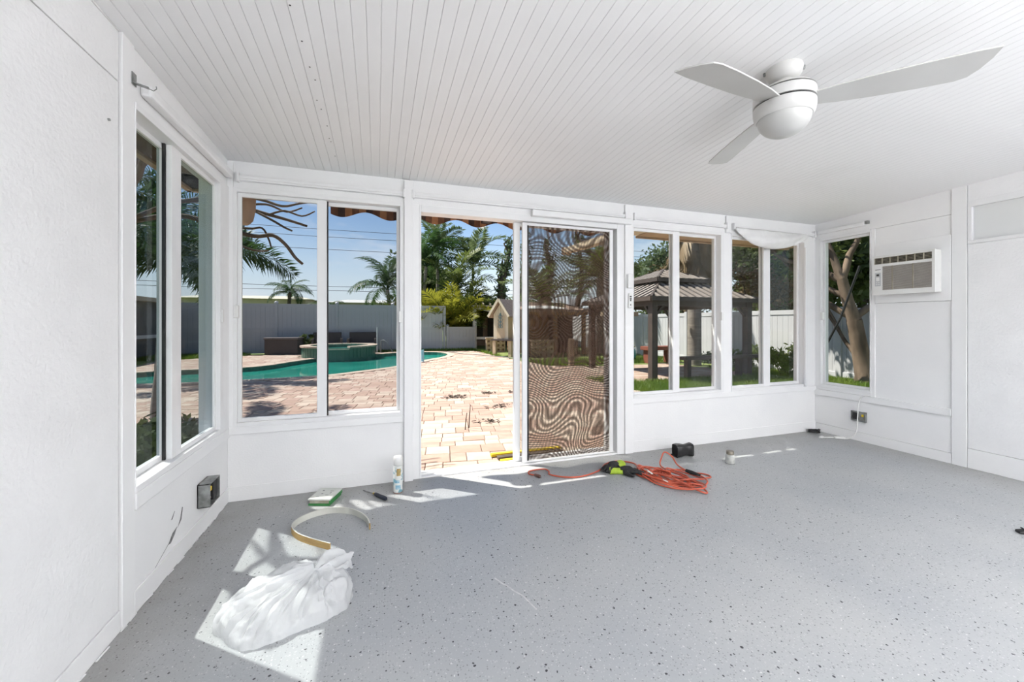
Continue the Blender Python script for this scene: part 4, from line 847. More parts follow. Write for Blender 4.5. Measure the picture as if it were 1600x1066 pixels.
side_fence(10.1, 1.5, 20.7, 1.50)
# ================================================================== eaves and awning on the house
ev = structure('roof_eaves', 'tan painted soffit and fascia of the roof overhang, deepened at right to block sun', (0, 3.3, 2.2))
MB().box(-1.36, 5.3, YB + 0.121, 3.60, 2.205, 2.24).build('soffit', M['tan'], ev)
MB().box(-1.36, 2.74, 3.60, 3.635, 2.185, 2.40).build('fascia', M['tan'], ev)
MB().box(2.86, 5.3, 3.60, 3.93, 2.205, 2.24).build('soffit', M['tan'], ev)  # overhang deepened here to keep sun out of the right windows
MB().box(2.86, 5.3, 3.93, 3.96, 2.185, 2.40).build('fascia', M['tan'], ev)  # fascia set further out with the added sun-blocking depth
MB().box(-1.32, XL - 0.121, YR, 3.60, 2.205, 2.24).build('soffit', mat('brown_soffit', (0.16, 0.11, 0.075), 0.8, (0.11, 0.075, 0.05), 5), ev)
MB().box(-1.36, -1.32, YR, 3.635, 2.185, 2.40).build('fascia', M['tan'], ev)
MB().box(XR + 0.121, 5.27, 2.0, 3.60, 2.24, 2.27).build('soffit', M['tan'], ev)
MB().add([(-1.36, 3.63, 2.40), (5.3, 3.63, 2.40), (5.3, YR, 2.72), (-1.36, YR, 2.72)], [(0, 1, 2, 3)]).build('roof_deck', M['concrete'], ev)
# rounded beam end left of window 1
cbm = MB(); pr_ = [(3.24, 2.20), (3.62, 2.20), (3.60, 2.06), (3.54, 1.97), (3.44, 1.92), (3.32, 1.90), (3.24, 1.90)]
cbm.add([(-1.10, y, z) for y, z in pr_] + [(-0.90, y, z) for y, z in pr_], [tuple(range(7)), tuple(range(13, 6, -1))] + [(i, (i+1) % 7, 7 + (i+1) % 7, 7 + i) for i in range(7)])
cbm.build('corbel', M['tan'], ev, bevel=0.02)
aw = thing('awning', 'rolled-up awning with scalloped brown striped valance above the patio door', 'awning', (1.05, 3.9, 2.3))
MB().box(-0.40, 2.52, 3.84, 3.92, 2.52, 2.62).build('front_bar', M['cream'], aw, bevel=0.008)
stripes = [mat('awning_brown', (0.13, 0.06, 0.035), 0.85, (0.19, 0.09, 0.05), 30), mat('awning_rust', (0.36, 0.17, 0.08), 0.85, (0.44, 0.22, 0.11), 30), mat('awning_dark', (0.05, 0.03, 0.025), 0.85, (0.08, 0.05, 0.04), 30)]
vb = MB(); NX = 146; V = []
for i in range(NX + 1):
    x = -0.40 + 2.92 * i / NX; bot = 2.185 + 0.028 * math.cos(2 * math.pi * (x + 0.1) / 0.42); yy = 3.915 + 0.006 * math.sin(x * 14)
    V += [(x, yy, bot), (x, 3.90, 2.53), (x, yy + 0.004, bot), (x, 3.904, 2.53)]
for i in range(NX):
    a = 4 * i; mi = [0, 2, 1, 0, 1, 2, 0, 1][(i // 3) % 8]
    vb.add([V[a], V[a+1], V[a+5], V[a+4], V[a+2], V[a+3], V[a+7], V[a+6]], [(0, 1, 2, 3), (4, 7, 6, 5), (0, 3, 7, 4)], mi)
vb.build('valance', stripes, aw, fix=False)
MB().tube([(-0.36, 3.70, 2.62), (2.48, 3.70, 2.62)], 0.06, 16).build('roller', stripes[1], aw, smooth=50)
for x in (-0.2, 2.3): MB().bar((x, 3.62, 2.36), (x, 3.86, 2.54), 0.04, 0.04).build('arm', M['cream'], aw)
MB().box(0.99, 1.07, 3.80, 3.925, 2.20, 2.27).build('hinge_block', M['black'], aw)
bm_beam = thing('gutter_beam', 'long cream beam reaching out from the eave above the right window', 'beam', (2.70, 4.4, 2.2))
MB().add([(2.60, 5.35, 2.22), (2.72, 5.35, 2.22), (2.84, 3.64, 2.20), (2.72, 3.64, 2.20), (2.60, 5.35, 2.30), (2.72, 5.35, 2.30), (2.84, 3.64, 2.30), (2.72, 3.64, 2.30)], [(0,3,2,1),(4,5,6,7),(0,1,5,4),(1,2,6,5),(2,3,7,6),(3,0,4,7)]).build('beam_body', M['cream'], bm_beam, bevel=0.01)
MB().box(2.585, 2.735, 5.34, 5.37, 2.205, 2.315).build('end_cap', M['tan'], bm_beam)
# ================================================================== plants
NR = np.random.default_rng(11)
def cloud(name, centers, radii, n, size, m, parent, squash=0.8, shell=0.5, asp=0.5, seed=0):
    """n leaf blades spread through ellipsoid clumps, one joined mesh"""
    r_ = np.random.default_rng(seed); c_ = np.asarray(centers, float); ra = np.asarray(radii, float)
    w_ = ra ** 2 / (ra ** 2).sum(); idx = r_.choice(len(c_), n, p=w_)
    d = r_.normal(size=(n, 3)); d /= np.linalg.norm(d, axis=1, keepdims=True); rr = ra[idx] * (shell + (1 - shell) * r_.random(n)) * r_.choice([1, 1, 1, 0.6], n)
    P = c_[idx] + d * rr[:, None] * np.array([1, 1, squash])
    a = r_.normal(size=(n, 3)) + d * 0.6; a /= np.linalg.norm(a, axis=1, keepdims=True); b = np.cross(a, r_.normal(size=(n, 3))); b /= np.linalg.norm(b, axis=1, keepdims=True)
    s_ = size * (0.6 + 0.8 * r_.random(n))[:, None]
    V = np.stack([P - a * s_, P + b * s_ * asp, P + a * s_, P - b * s_ * asp], 1).reshape(-1, 3)
    F = np.arange(4 * n).reshape(n, 4); o = npmesh(name, V, F, m, parent); o['kind'] = 'stuff'; return o
def grass(name, label, spots, n, h, m, seed=1, cat='grass'):
    r_ = np.random.default_rng(seed); ar = np.array([(x1-x0)*(y1-y0) for x0, x1, y0, y1 in spots]); idx = r_.choice(len(spots), n, p=ar/ar.sum()); S = np.array(spots)[idx]
    x = S[:, 0] + (S[:, 1]-S[:, 0]) * r_.random(n); y = S[:, 2] + (S[:, 3]-S[:, 2]) * r_.random(n); an = r_.random(n) * 6.283; hh = h * (0.4 + r_.random(n)); ww = 0.006 + 0.006 * r_.random(n)
    lean = r_.normal(size=(n, 2)) * 0.45 * hh[:, None]; z0 = np.full(n, -0.13)
    A = np.stack([x - ww*np.cos(an), y - ww*np.sin(an), z0], 1); B = np.stack([x + ww*np.cos(an), y + ww*np.sin(an), z0], 1); T = np.stack([x + lean[:, 0], y + lean[:, 1], z0 + hh], 1)
    V = np.stack([A, B, T], 1).reshape(-1, 3); o = npmesh(name, V, np.arange(3*n).reshape(n, 3), m); tag(o, label, cat, kind='stuff'); return o
M['grassb'] = leafmat('grass_blade', (0.10, 0.19, 0.025), (0.22, 0.30, 0.05))
grass('lawn_grass', 'short bright green grass of the lawn right of the patio', [(4.62, 10.0, 3.8, 7.3), (8.9, 10.0, 7.3, 9.0), (4.5, 5.3, 7.25, 8.1)], 60000, 0.11, M['grassb'], 1)
grass('lawn_strip', 'strips of green grass along the fence and behind the patio', [(4.7, 9.8, 10.95, 12.4), (-9, -4.9, 17.0, 18.9), (-2.2, 4.4, 18.2, 18.9), (4.25, 4.5, 14.6, 17.6)], 26000, 0.13, M['grassb'], 2)
M['leaf_d'] = leafmat('leaf_dark', (0.055, 0.085, 0.025), (0.12, 0.16, 0.05)); M['leaf_m'] = leafmat('leaf_mid', (0.085, 0.125, 0.03), (0.18, 0.22, 0.06)); M['leaf_y'] = leafmat('leaf_yellow', (0.20, 0.22, 0.025), (0.34, 0.32, 0.04)); M['leaf_g'] = leafmat('leaf_grey', (0.085, 0.13, 0.06), (0.15, 0.20, 0.09))
M['palm_d'] = leafmat('palm_dark', (0.030, 0.070, 0.022), (0.06, 0.12, 0.035)); M['palm_b'] = leafmat('palm_dead', (0.17, 0.115, 0.06), (0.27, 0.19, 0.10), 0.15)
M['bark'] = mat('tree_bark', (0.16, 0.12, 0.09), 0.9, (0.27, 0.21, 0.16), 6, bump=0.6, bscale=18, stretch=(1, 1, 0.3)); M['palm_trunk'] = mat('palm_bark', (0.20, 0.175, 0.15), 0.9, (0.30, 0.265, 0.23), 5, bump=0.7, bscale=9, stretch=(0.4, 0.4, 3)); M['bark_d'] = mat('dark_bark', (0.06, 0.045, 0.035), 0.9, (0.11, 0.085, 0.065), 7, bump=0.5); M['bark_l'] = mat('pale_bark', (0.23, 0.165, 0.115), 0.85, (0.09, 0.062, 0.042), 4, bump=0.9, bscale=12, detail=9, stretch=(1, 1, 0.4))
def frond_mesh(name, Lr, a0, a1, nl, ll, m, droop=0.35, bush=False, wid=0.03, seed=0, fold=0.5):
    r_ = np.random.default_rng(seed); NS = 14; pts = []; x = z = 0.0
    for i in range(NS + 1):
        t_ = i / NS; pts.append((x, 0.0, z)); an = a0 + (a1 - a0) * t_ ** 1.2; x += Lr / NS * math.cos(an); z += Lr / NS * math.sin(an)
    pts = np.array(pts); V = []; F = []
    # rachis as a flat three-sided tube
    for i in range(NS + 1):
        w_ = 0.022 * (1 - 0.85 * i / NS) * max(0.6, Lr / 2); V += [pts[i] + (0, w_, 0), pts[i] + (0, -w_, 0), pts[i] + (0, 0, -w_), pts[i] + (0, 0, w_)]
    for i in range(NS):
        for (p, q) in ((0, 3), (3, 1), (1, 2), (2, 0)): F.append((4*i + p, 4*i + q, 4*i + 4 + q, 4*i + 4 + p))
    for k in range(nl):
        t_ = 0.10 + 0.90 * (k + 0.5) / nl; f_ = t_ * NS; i = min(NS - 1, int(f_)); P = pts[i] + (pts[i+1] - pts[i]) * (f_ - i); T = pts[i+1] - pts[i]; T = T / np.linalg.norm(T)
        l = ll * (math.sin(math.pi * (0.12 + 0.80 * t_)) ** 0.6) * (0.85 + 0.3 * r_.random()); up = np.cross(T, (0, 1, 0)); up = up if up[2] > 0 else -up
        for s_ in ((-1, 1) if not bush else (-1, 1, -1, 1)):
            ang = (r_.uniform(-1.35, 1.35) if bush else fold * r_.uniform(0.2, 1.0))
            D = T * 0.55 + np.array((0, s_, 0)) * math.cos(ang) + up * math.sin(ang); D /= np.linalg.norm(D)
            E1 = P + D * l * 0.5 + np.array((0, 0, -droop * 0.15 * l)); E2 = P + D * l * 0.95 + np.array((0, 0, -droop * l)); W = np.cross(D, up if abs(D @ up) < 0.9 else (0, 0, 1)); W = W / (np.linalg.norm(W) + 1e-9) * wid * 0.5
            n_ = len(V); V += [P, E1 + W, E2, E1 - W]; F.append((n_, n_+1, n_+2, n_+3))
    me_o = npmesh(name, np.array(V), np.array(F), m, None)
    return me_o
PALM_CACHE = {}
def palm(name, label, base, lean, hgt, r0, r1, nf, kw, mtrunk, cat='palm tree', group=None, seed=0, spread=(0.2, 1.0), dead=None, crown_scale=1.0, shaft=False):
    r_ = random.Random(seed); t_ = thing(name, label, cat, base, group)
    P = [Vector((lean[0] * s_ ** 1.5, lean[1] * s_ ** 1.5, hgt * s_)) for s_ in [i / 10 for i in range(11)]]
    P[0].z = -0.05
    if mtrunk: MB().tube(P, [r0 + (r1 - r0) * i / 10 for i in range(11)], 12).build('trunk', mtrunk, t_, local=True, smooth=60)
    top = P[-1]
    if shaft: MB().tube([top - Vector((0, 0, 0.05)), top + Vector((0, 0, 0.5)), top + Vector((0, 0, 0.8))], [r1 * 1.15, r1, r1 * 0.4], 10).build('crownshaft', M['leaf_m'], t_, local=True, smooth=60); top = top + Vector((0, 0, 0.7))
    key = (kw.get('key'),)
    if key not in PALM_CACHE:
        k2 = {k: v for k, v in kw.items() if k != 'key'}; PALM_CACHE[key] = [None, k2]
    def add_fr(proto_slot, k2, yaw, pitch, sc, nm='frond'):
        if PALM_CACHE[proto_slot][0] is None:
            o = frond_mesh(nm, **k2); PALM_CACHE[proto_slot][0] = o; o.parent = t_
        else: o = copy_part(PALM_CACHE[proto_slot][0], t_); o.name = nm
        o.location = top; o.rotation_euler = (Matrix.Rotation(yaw, 3, 'Z') @ Matrix.Rotation(-pitch, 3, 'Y') @ Matrix.Rotation(r_.uniform(-0.5, 0.5), 3, 'X')).to_euler(); o.scale = (sc, sc, sc); return o
    for i in range(nf):
        add_fr(key, PALM_CACHE[key][1], i * 2.39996 + r_.uniform(-0.2, 0.2), spread[0] + (spread[1] - spread[0]) * ((i + 0.5) / nf) + r_.uniform(-0.12, 0.12), crown_scale * r_.uniform(0.85, 1.1))
    if dead:
        k3 = (dead['key'],)
        if k3 not in PALM_CACHE: PALM_CACHE[k3] = [None, {k: v for k, v in dead.items() if k not in ('key', 'n')}]
        for i in range(dead['n']): 
            o = add_fr(k3, PALM_CACHE[k3][1], i * 2.4, r_.uniform(-0.25, 0.1), r_.uniform(0.8, 1.15), 'dead_frond')
            o.location = top + Vector((0, 0, -0.14 * i))
    return t_
FOX = dict(key='fox', Lr=2.3, a0=0.55, a1=-1.25, nl=85, ll=0.42, m=M['palm_d'], bush=True, wid=0.035, droop=0.2, seed=3)
COCO = dict(key='coco', Lr=2.2, a0=0.6, a1=-1.1, nl=46, ll=0.55, m=M['palm_d'], wid=0.05, droop=0.55, seed=4)
ARECA = dict(key='areca', Lr=2.3, a0=0.2, a1=-0.9, nl=40, ll=0.55, m=M['leaf_y'], wid=0.06, droop=0.3, seed=5, fold=0.9)
ARECAG = dict(key='arecag', Lr=2.3, a0=0.2, a1=-0.9, nl=40, ll=0.55, m=M['leaf_m'], wid=0.06, droop=0.3, seed=6, fold=0.9)
XMAS = dict(key='xmas', Lr=1.7, a0=0.5, a1=-0.8, nl=40, ll=0.5, m=M['leaf_g'], wid=0.06, droop=0.25, seed=7, fold=0.8)
SABAL = dict(key='sabal', Lr=1.6, a0=0.2, a1=-0.5, nl=44, ll=0.85, m=M['leaf_m'], wid=0.05, droop=0.35, seed=8, fold=0.4)
DEAD = dict(key='dead', n=24, Lr=1.1, a0=-0.7, a1=-1.55, nl=34, ll=0.6, m=M['palm_b'], wid=0.06, droop=0.6, seed=9, fold=0.2)
# near foxtail palm left of window 1, its fronds droop into view
palm('foxtail_palm', 'foxtail palm with bushy drooping fronds at the left of the patio', (-2.75, 6.6, G), (0.1, 0.0), 1.3, 0.13, 0.09, 13, FOX, M['palm_trunk'], seed=2, spread=(0.9, -0.35), shaft=True, crown_scale=0.72)
palm('foxtail_palm', 'second foxtail palm outside the left side window', (-4.6, 11.0, G), (0.0, 0.3), 2.4, 0.13, 0.09, 10, FOX, M['palm_trunk'], seed=5, spread=(0.9, -0.3), shaft=True)
# distant coconut palms over the pool fence
palm('distant_palm', 'small distant palm above the cream roof behind the pool fence', (-6.4, 33.5, -1.0), (0.2, 0), 4.4, 0.16, 0.12, 13, COCO, M['bark_d'], seed=3, spread=(0.8, -0.5), crown_scale=0.85)
palm('distant_palm', 'short distant palm tuft above the fence beside the window mullion', (-3.6, 32.0, -1.0), (0.1, 0), 3.1, 0.16, 0.12, 12, COCO, M['bark_d'], seed=4, spread=(0.7, -0.5), crown_scale=0.7)
# palms behind the low fence, in the open doorway
for k, (x, y, h, kw, sd, sc, lab) in enumerate([
        (3.4, 24.0, 5.5, XMAS, 11, 1.25, 'tall slender palm with the highest upright crown, left in the doorway'),
        (2.3, 22.5, 4.9, COCO, 12, 1.15, 'palm with long drooping fronds at the left edge of the doorway view'),
        (5.4, 24.5, 4.6, XMAS, 13, 1.6, 'tall palm with a wide dark round crown in the middle of the doorway'),
        (4.1, 21.5, 3.6, ARECAG, 14, 1.15, 'mid-height green palm behind the white fence post'),
        (0.75, 23.0, 3.6, COCO, 15, 1.1, 'palm with bending fronds at the right of the pool window')]):
    palm('garden_palm', lab, (x, y, -0.6), (0.3 * math.sin(k), 0.0), h, 0.13, 0.08, 15, kw, M['palm_trunk'], group='palms behind the low fence', seed=sd, spread=(1.3, -0.35), crown_scale=sc, shaft=(kw is XMAS))
for k, (x, y, kw, sc, lab) in enumerate([(2.6, 20.3, ARECA, 1.0, 'yellow-green areca palm clump behind the tall fence end'), (3.6, 20.0, ARECA, 1.2, 'large yellow-green areca clump above the low fence'), (4.5, 20.9, ARECAG, 1.3, 'green areca clump leaning right beside the porch'), (0.9, 20.6, ARECAG, 0.9, 'dark green areca clump at the right of the pool window')]):
    t_ = palm('areca_clump', lab, (x, y, -0.3), (0, 0), 0.9, 0.1, 0.06, 26, kw, None, group='areca palms behind the fence', seed=30 + k, spread=(1.45, 0.35), crown_scale=sc)
    rr = random.Random(k)
    for i in range(9):
        a = rr.uniform(0, 6.28); MB().tube([(0.35*math.cos(a)*rr.random(), 0.35*math.sin(a)*rr.random(), -0.1), (0.5*math.cos(a), 0.5*math.sin(a), 1.6 + rr.random())], [0.045, 0.03], 7).build('cane', M['palm_b'], t_, local=True)
# ---- branching trees
def branch(mb, p, d, L_, r_, depth, rr, tips, bend=0.25, up=0.15, split=(2, 3), ratio=0.68, spread_=0.6):
    pts = [p]; dd = d.normalized(); k = 4
    for i in range(k):
        dd = (dd + Vector((rr.uniform(-bend, bend), rr.uniform(-bend, bend), rr.uniform(-bend, bend) + up * 0.4))).normalized(); pts.append(pts[-1] + dd * L_ / k)
    mb.tube(pts, [r_ * (1 - 0.42 * i / k) for i in range(k + 1)], 8 if r_ > 0.03 else 6)
    if depth == 0: tips.append(pts[-1]); return
    for i in range(rr.randint(*split)):
        a = Vector((rr.uniform(-1, 1), rr.uniform(-1, 1), rr.uniform(-0.6, 0.9))) * spread_
        branch(mb, pts[-1] if i < 2 else pts[2], (dd + a), L_ * ratio * rr.uniform(0.8, 1.15), r_ * 0.58, depth - 1, rr, tips, bend, up, split, ratio, spread_)
    tips.append(pts[-1])
def tree(name, label, base, hgt, r_, depth, leafn, leafs, clump, mleaf, mbark, seed, group=None, dirs=None, ratio=0.68, squash=0.8, spread_=0.6, cat='tree'):
    rr = random.Random(seed); t_ = thing(name, label, cat, base, group); mb = MB(); tips = []; b = Vector(base) + Vector((0, 0, -0.06))
    for d in (dirs or [Vector((rr.uniform(-0.2, 0.2), rr.uniform(-0.2, 0.2), 1))]): branch(mb, b, Vector(d), hgt * 0.42, r_, depth, rr, tips, ratio=ratio, spread_=spread_)
    mb.build('trunk', mbark, t_, smooth=60)
    if leafn: cloud('foliage', [tuple(p) for p in tips], [clump * rr.uniform(0.7, 1.2) for _ in tips], leafn, leafs, mleaf, t_, squash, 0.25, 0.5, seed)
    return t_
# bare frangipani outside the left corner
fr = thing('bare_frangipani', 'leafless frangipani tree with thick forked branches at the left of the patio', 'tree', (-2.75, 4.9, G))
rr = random.Random(21); mb = MB(); tips = []
mb.tube([(-2.75, 4.9, G - 0.04), (-2.7, 4.85, 0.7), (-2.6, 4.8, 1.5), (-2.45, 4.75, 2.1)], [0.13, 0.115, 0.10, 0.085], 12)
for d in [(0.8, -0.5, 0.45), (0.30, -0.9, 0.55), (0.35, 0.2, 1.0), (-0.6, -0.4, 0.7), (0.45, -0.75, 0.8), (0.15, -0.6, 0.9)]:
    branch(mb, Vector((-2.45, 4.75, 2.08)), Vector(d), 0.92, 0.040, 3, rr, tips, bend=0.28, up=0.04, split=(2, 2), ratio=0.68, spread_=0.6)
def limb(pts, r0_, r1_):
    q = smooth_path(pts, 4); mb.tube(q, [r0_ + (r1_ - r0_) * i / (len(q) - 1) for i in range(len(q))], 8)
limb([(-2.45, 4.75, 2.08), (-1.9, 4.8, 2.26), (-1.5, 4.8, 2.17), (-1.22, 4.8, 2.10), (-1.05, 4.8, 2.12), (-0.93, 4.8, 2.03), (-0.84, 4.8, 1.90), (-0.765, 4.8, 1.83)], 0.026, 0.014)
limb([(-1.6, 4.8, 2.20), (-1.28, 4.82, 2.18), (-1.16, 4.85, 2.20), (-1.1, 4.85, 2.09), (-1.07, 4.82, 2.00)], 0.013, 0.008)
limb([(-2.3, 4.72, 2.12), (-1.8, 4.7, 2.38), (-1.35, 4.68, 2.37), (-1.05, 4.65, 2.30), (-0.88, 4.65, 2.26), (-0.70, 4.65, 2.21)], 0.024, 0.012)
limb([(-1.8, 4.7, 2.38), (-1.4, 4.6, 2.45), (-1.1, 4.55, 2.42), (-0.9, 4.5, 2.36), (-0.75, 4.5, 2.40), (-0.66, 4.5, 2.42)], 0.018, 0.009)
limb([(-1.35, 4.68, 2.37), (-1.1, 4.75, 2.43), (-0.92, 4.8, 2.38), (-0.78, 4.85, 2.45)], 0.014, 0.008)
limb([(-1.2, 4.67, 2.34), (-1.02, 4.6, 2.24), (-0.90, 4.6, 2.17), (-0.83, 4.6, 2.14)], 0.013, 0.009)
limb([(-1.05, 4.65, 2.30), (-0.9, 4.6, 2.34), (-0.74, 4.6, 2.30), (-0.62, 4.6, 2.36)], 0.012, 0.007)
for q in [[(-2.4, 4.7, 2.3), (-2.15, 4.1, 2.75), (-2.0, 3.6, 2.85), (-1.85, 3.2, 2.95), (-1.6, 2.9, 2.9)], [(-2.15, 4.1, 2.75), (-1.9, 3.85, 2.9), (-1.6, 3.6, 2.85), (-1.45, 3.45, 2.95)], [(-2.4, 4.7, 2.3), (-2.3, 4.2, 3.1), (-2.25, 3.7, 3.3), (-2.0, 3.2, 3.5), (-1.9, 2.95, 3.45)],
          [(-2.25, 3.7, 3.3), (-2.0, 3.6, 3.3), (-1.8, 3.55, 3.2), (-1.62, 3.3, 3.2), (-1.5, 3.1, 3.3)], [(-2.35, 4.6, 2.4), (-2.0, 4.3, 2.7), (-1.7, 4.05, 2.7), (-1.5, 3.75, 2.75), (-1.3, 3.6, 2.7)], [(-2.0, 3.6, 2.85), (-2.05, 3.3, 2.7), (-1.95, 3.05, 2.65), (-1.8, 2.8, 2.7)]]:
    limb(q, 0.022, 0.011)
limb([(-1.75, 4.75, 2.25), (-1.45, 4.85, 2.05), (-1.25, 4.9, 1.97), (-1.12, 4.95, 1.98)], 0.013, 0.008)
mb.build('trunk', M['bark_l'], fr, smooth=60)
# tree in the narrow right window
tr_ = thing('garden_tree', 'large forked tree with peeling bark outside the narrow right window', 'tree', (9.85, 5.62, G)); mb = MB(); tips = []
T0 = Vector((9.85, 5.62, G - 0.05)); F1 = Vector((9.62, 5.72, 1.25))
mb.tube([T0, T0.lerp(F1, 0.15), T0.lerp(F1, 0.55), F1], [0.24, 0.17, 0.145, 0.135], 14)
rr = random.Random(4)
mb.tube([F1, (9.52, 5.78, 1.65), (9.42, 5.84, 2.15)], [0.13, 0.105, 0.095], 12)
for (p, d, r_) in [((9.60, 5.74, 1.30), (-0.05, 0.75, 0.42), 0.075), ((9.42, 5.84, 2.10), (-0.3, 0.7, 0.6), 0.075), ((9.42, 5.84, 2.10), (0.1, 0.15, 1.0), 0.085), ((9.42, 5.84, 2.10), (0.4, -0.3, 0.9), 0.08), ((9.50, 5.80, 1.75), (-0.2, 0.9, 0.35), 0.06), ((9.6, 5.72, 1.3), (0.6, -0.3, 0.7), 0.08), ((9.8, 5.64, 0.35), (-0.1, 0.6, 0.5), 0.05)]:
    branch(mb, Vector(p), Vector(d), 1.15, r_, 2, rr, tips, bend=0.2, up=0.15, ratio=0.75, spread_=0.5)
mb.build('trunk', M['bark_l'], tr_, smooth=60)
cloud('foliage', [tuple(p + Vector((0, 0, 0.35))) for p in tips if p.z > 1.9], [0.55] * len([p for p in tips if p.z > 1.9]), 8000, 0.075, M['leaf_m'], tr_, 0.8, 0.2, 0.5, 3)
# dark cable stay in front of that tree
o = MB().tube([(9.25, 5.40, 2.35), (9.2, 5.72, 1.3), (9.2, 6.08, 0.55), (9.25, 6.35, 0.05), (9.25, 6.38, -0.12)], 0.022, 8).build('guy_rope', M['black'], smooth=60); tag(o, 'black rope slanting down in front of the forked tree', 'rope')
# dense trees beyond the garden fence
for k, (x, y, h, lm, n_, cl, lab) in enumerate([
        (12.2, 5.0, 5.5, 'leaf_m', 5200, 0.9, 'leafy green tree beyond the fence, seen highest in the narrow right window'), (12.6, 8.6, 6.0, 'leaf_d', 6000, 1.0, 'dense dark tree beyond the fence behind the draped fabric window'),
        (12.0, 10.6, 5.0, 'leaf_m', 5200, 0.9, 'olive green tree beyond the fence in the rightmost back window'), (13.6, 13.2, 6.5, 'leaf_d', 6000, 1.1, 'tall dark tree beyond the fence right of the palm trunk'),
        (12.8, 16.4, 6.2, 'leaf_g', 5600, 1.0, 'grey-green tree beyond the fence left of the palm trunk'), (13.6, 18.8, 5.6, 'leaf_d', 5600, 1.1, 'tall dark tree behind the gazebo roof'), (14.5, 10.0, 7.0, 'leaf_d', 6000, 1.3, 'largest dark tree at the back, behind the olive green tree')]):
    tree('fence_tree', lab, (x + 1.9, y, -0.2), h, 0.17, 3, n_ * 3, 0.115, cl * 1.1, M[lm], M['bark_d'], 50 + k, 'trees beyond the garden fence', ratio=0.72)
tree('brown_shrub', 'bare brown twiggy shrub above the fence between the gazebo and the trees', (11.3, 12.6, -0.1), 3.4, 0.08, 4, 2600, 0.06, 0.6, M['palm_b'], M['bark_d'], 70, ratio=0.7, cat='shrub')
tree('brown_shrub', 'bare brown twiggy shrub above the fence behind the gazebo post', (11.2, 9.2, -0.1), 3.0, 0.08, 4, 2200, 0.06, 0.5, M['palm_b'], M['bark_d'], 71, ratio=0.7, cat='shrub')
# tall cabbage palm with dead skirt
palm('cabbage_palm', 'tall palm with thick grey trunk and hanging dead fronds behind the gazebo', (9.3, 9.9, G), (0.1, 0.1), 6.6, 0.21, 0.18, 16, SABAL, M['palm_trunk'], seed=41, spread=(1.2, 0.0), dead=DEAD, crown_scale=1.1)
palm('sabal_palm', 'green palm crown above the gazebo, left in the right-hand window', (9.2, 15.2, G), (0.0, 0.0), 3.2, 0.2, 0.18, 20, SABAL, M['palm_trunk'], seed=42, spread=(1.4, -0.3), crown_scale=1.1)
palm('sabal_palm', 'low bushy green palm seen through the screen left of the gazebo roof', (7.4, 17.6, -0.1), (0.0, 0.0), 2.2, 0.2, 0.18, 18, ARECAG, M['palm_trunk'], seed=43, spread=(1.4, -0.1), crown_scale=1.0)
# tall vine-wrapped dead tree and tall trunks behind the screen
def snag(label, x, y, h, r_, seed, vines=900):
    rr = random.Random(seed); t_ = thing('vine_snag', label, 'tree', (x, y, -0.3), 'tall vine-covered dead trunks'); P = [Vector((x + 0.25 * math.sin(i * 0.7 + seed), y, -0.35 + h * i / 9)) for i in range(10)]
    mb = MB(); mb.tube(P, [r_ * (1 - 0.07 * i) for i in range(10)], 10)
    for i in range(5):
        p = P[6 + i % 4]; mb.tube([p, p + Vector((rr.uniform(-0.3, 0.3), 0, 0.5)), p + Vector((rr.uniform(-0.4, 0.4), rr.uniform(-0.3, 0.3), 1.1))], [0.07, 0.05, 0.02], 6)
    mb.build('trunk', M['bark_d'], t_, smooth=60)
    cloud('vine_leaves', [tuple(p) for p in P[3:]] + [tuple(P[-1] + Vector((0, 0, 0.5)))], [0.30 + 0.12 * (i % 3) for i in range(7)] + [0.3], vines, 0.11, M['leaf_g'], t_, 1.6, 0.4, 0.45, seed)
snag('leafy vine-covered dead trunk standing right in the open doorway', 7.0, 22.0, 5.6, 0.34, 1, 1100)
snag('dark dead trunk seen through the left part of the door screen', 8.8, 24.0, 6.6, 0.3, 2)
snag('dark dead trunk seen through the middle of the door screen', 9.6, 22.0, 5.8, 0.3, 3)
snag('tall straight dark trunk seen near the centre of the door screen', 10.9, 20.5, 7.2, 0.2, 4, 300)
tree('backdrop_tree', 'dark leafy tree behind the beige shelter, seen through the screen', (10.4, 23.5, -0.2), 2.3, 0.12, 3, 3000, 0.12, 0.5, M['leaf_d'], M['bark_d'], 81)
tree('backdrop_tree', 'dark tree mass behind the doorway palms', (3.6, 27.0, -0.5), 6.0, 0.2, 3, 5200, 0.17, 1.2, M['leaf_d'], M['bark_d'], 82)
tree('backdrop_tree', 'low dark tree right of the doorway palms above the porch', (6.4, 26.0, -0.5), 3.6, 0.2, 3, 3600, 0.14, 0.8, M['leaf_d'], M['bark_d'], 83)
for k, (x, y, h, lab) in enumerate([(1.4, 52, 4.2, 'small rounded tree on the horizon left of the palms'), (-1.0, 54, 3.6, 'small far tree beside the window mullion')]):
    tree('far_tree', lab, (x, y, -1.0), h, 0.2, 2, 1500, 0.28, 1.3, M['leaf_d'], M['bark_d'], 90 + k)
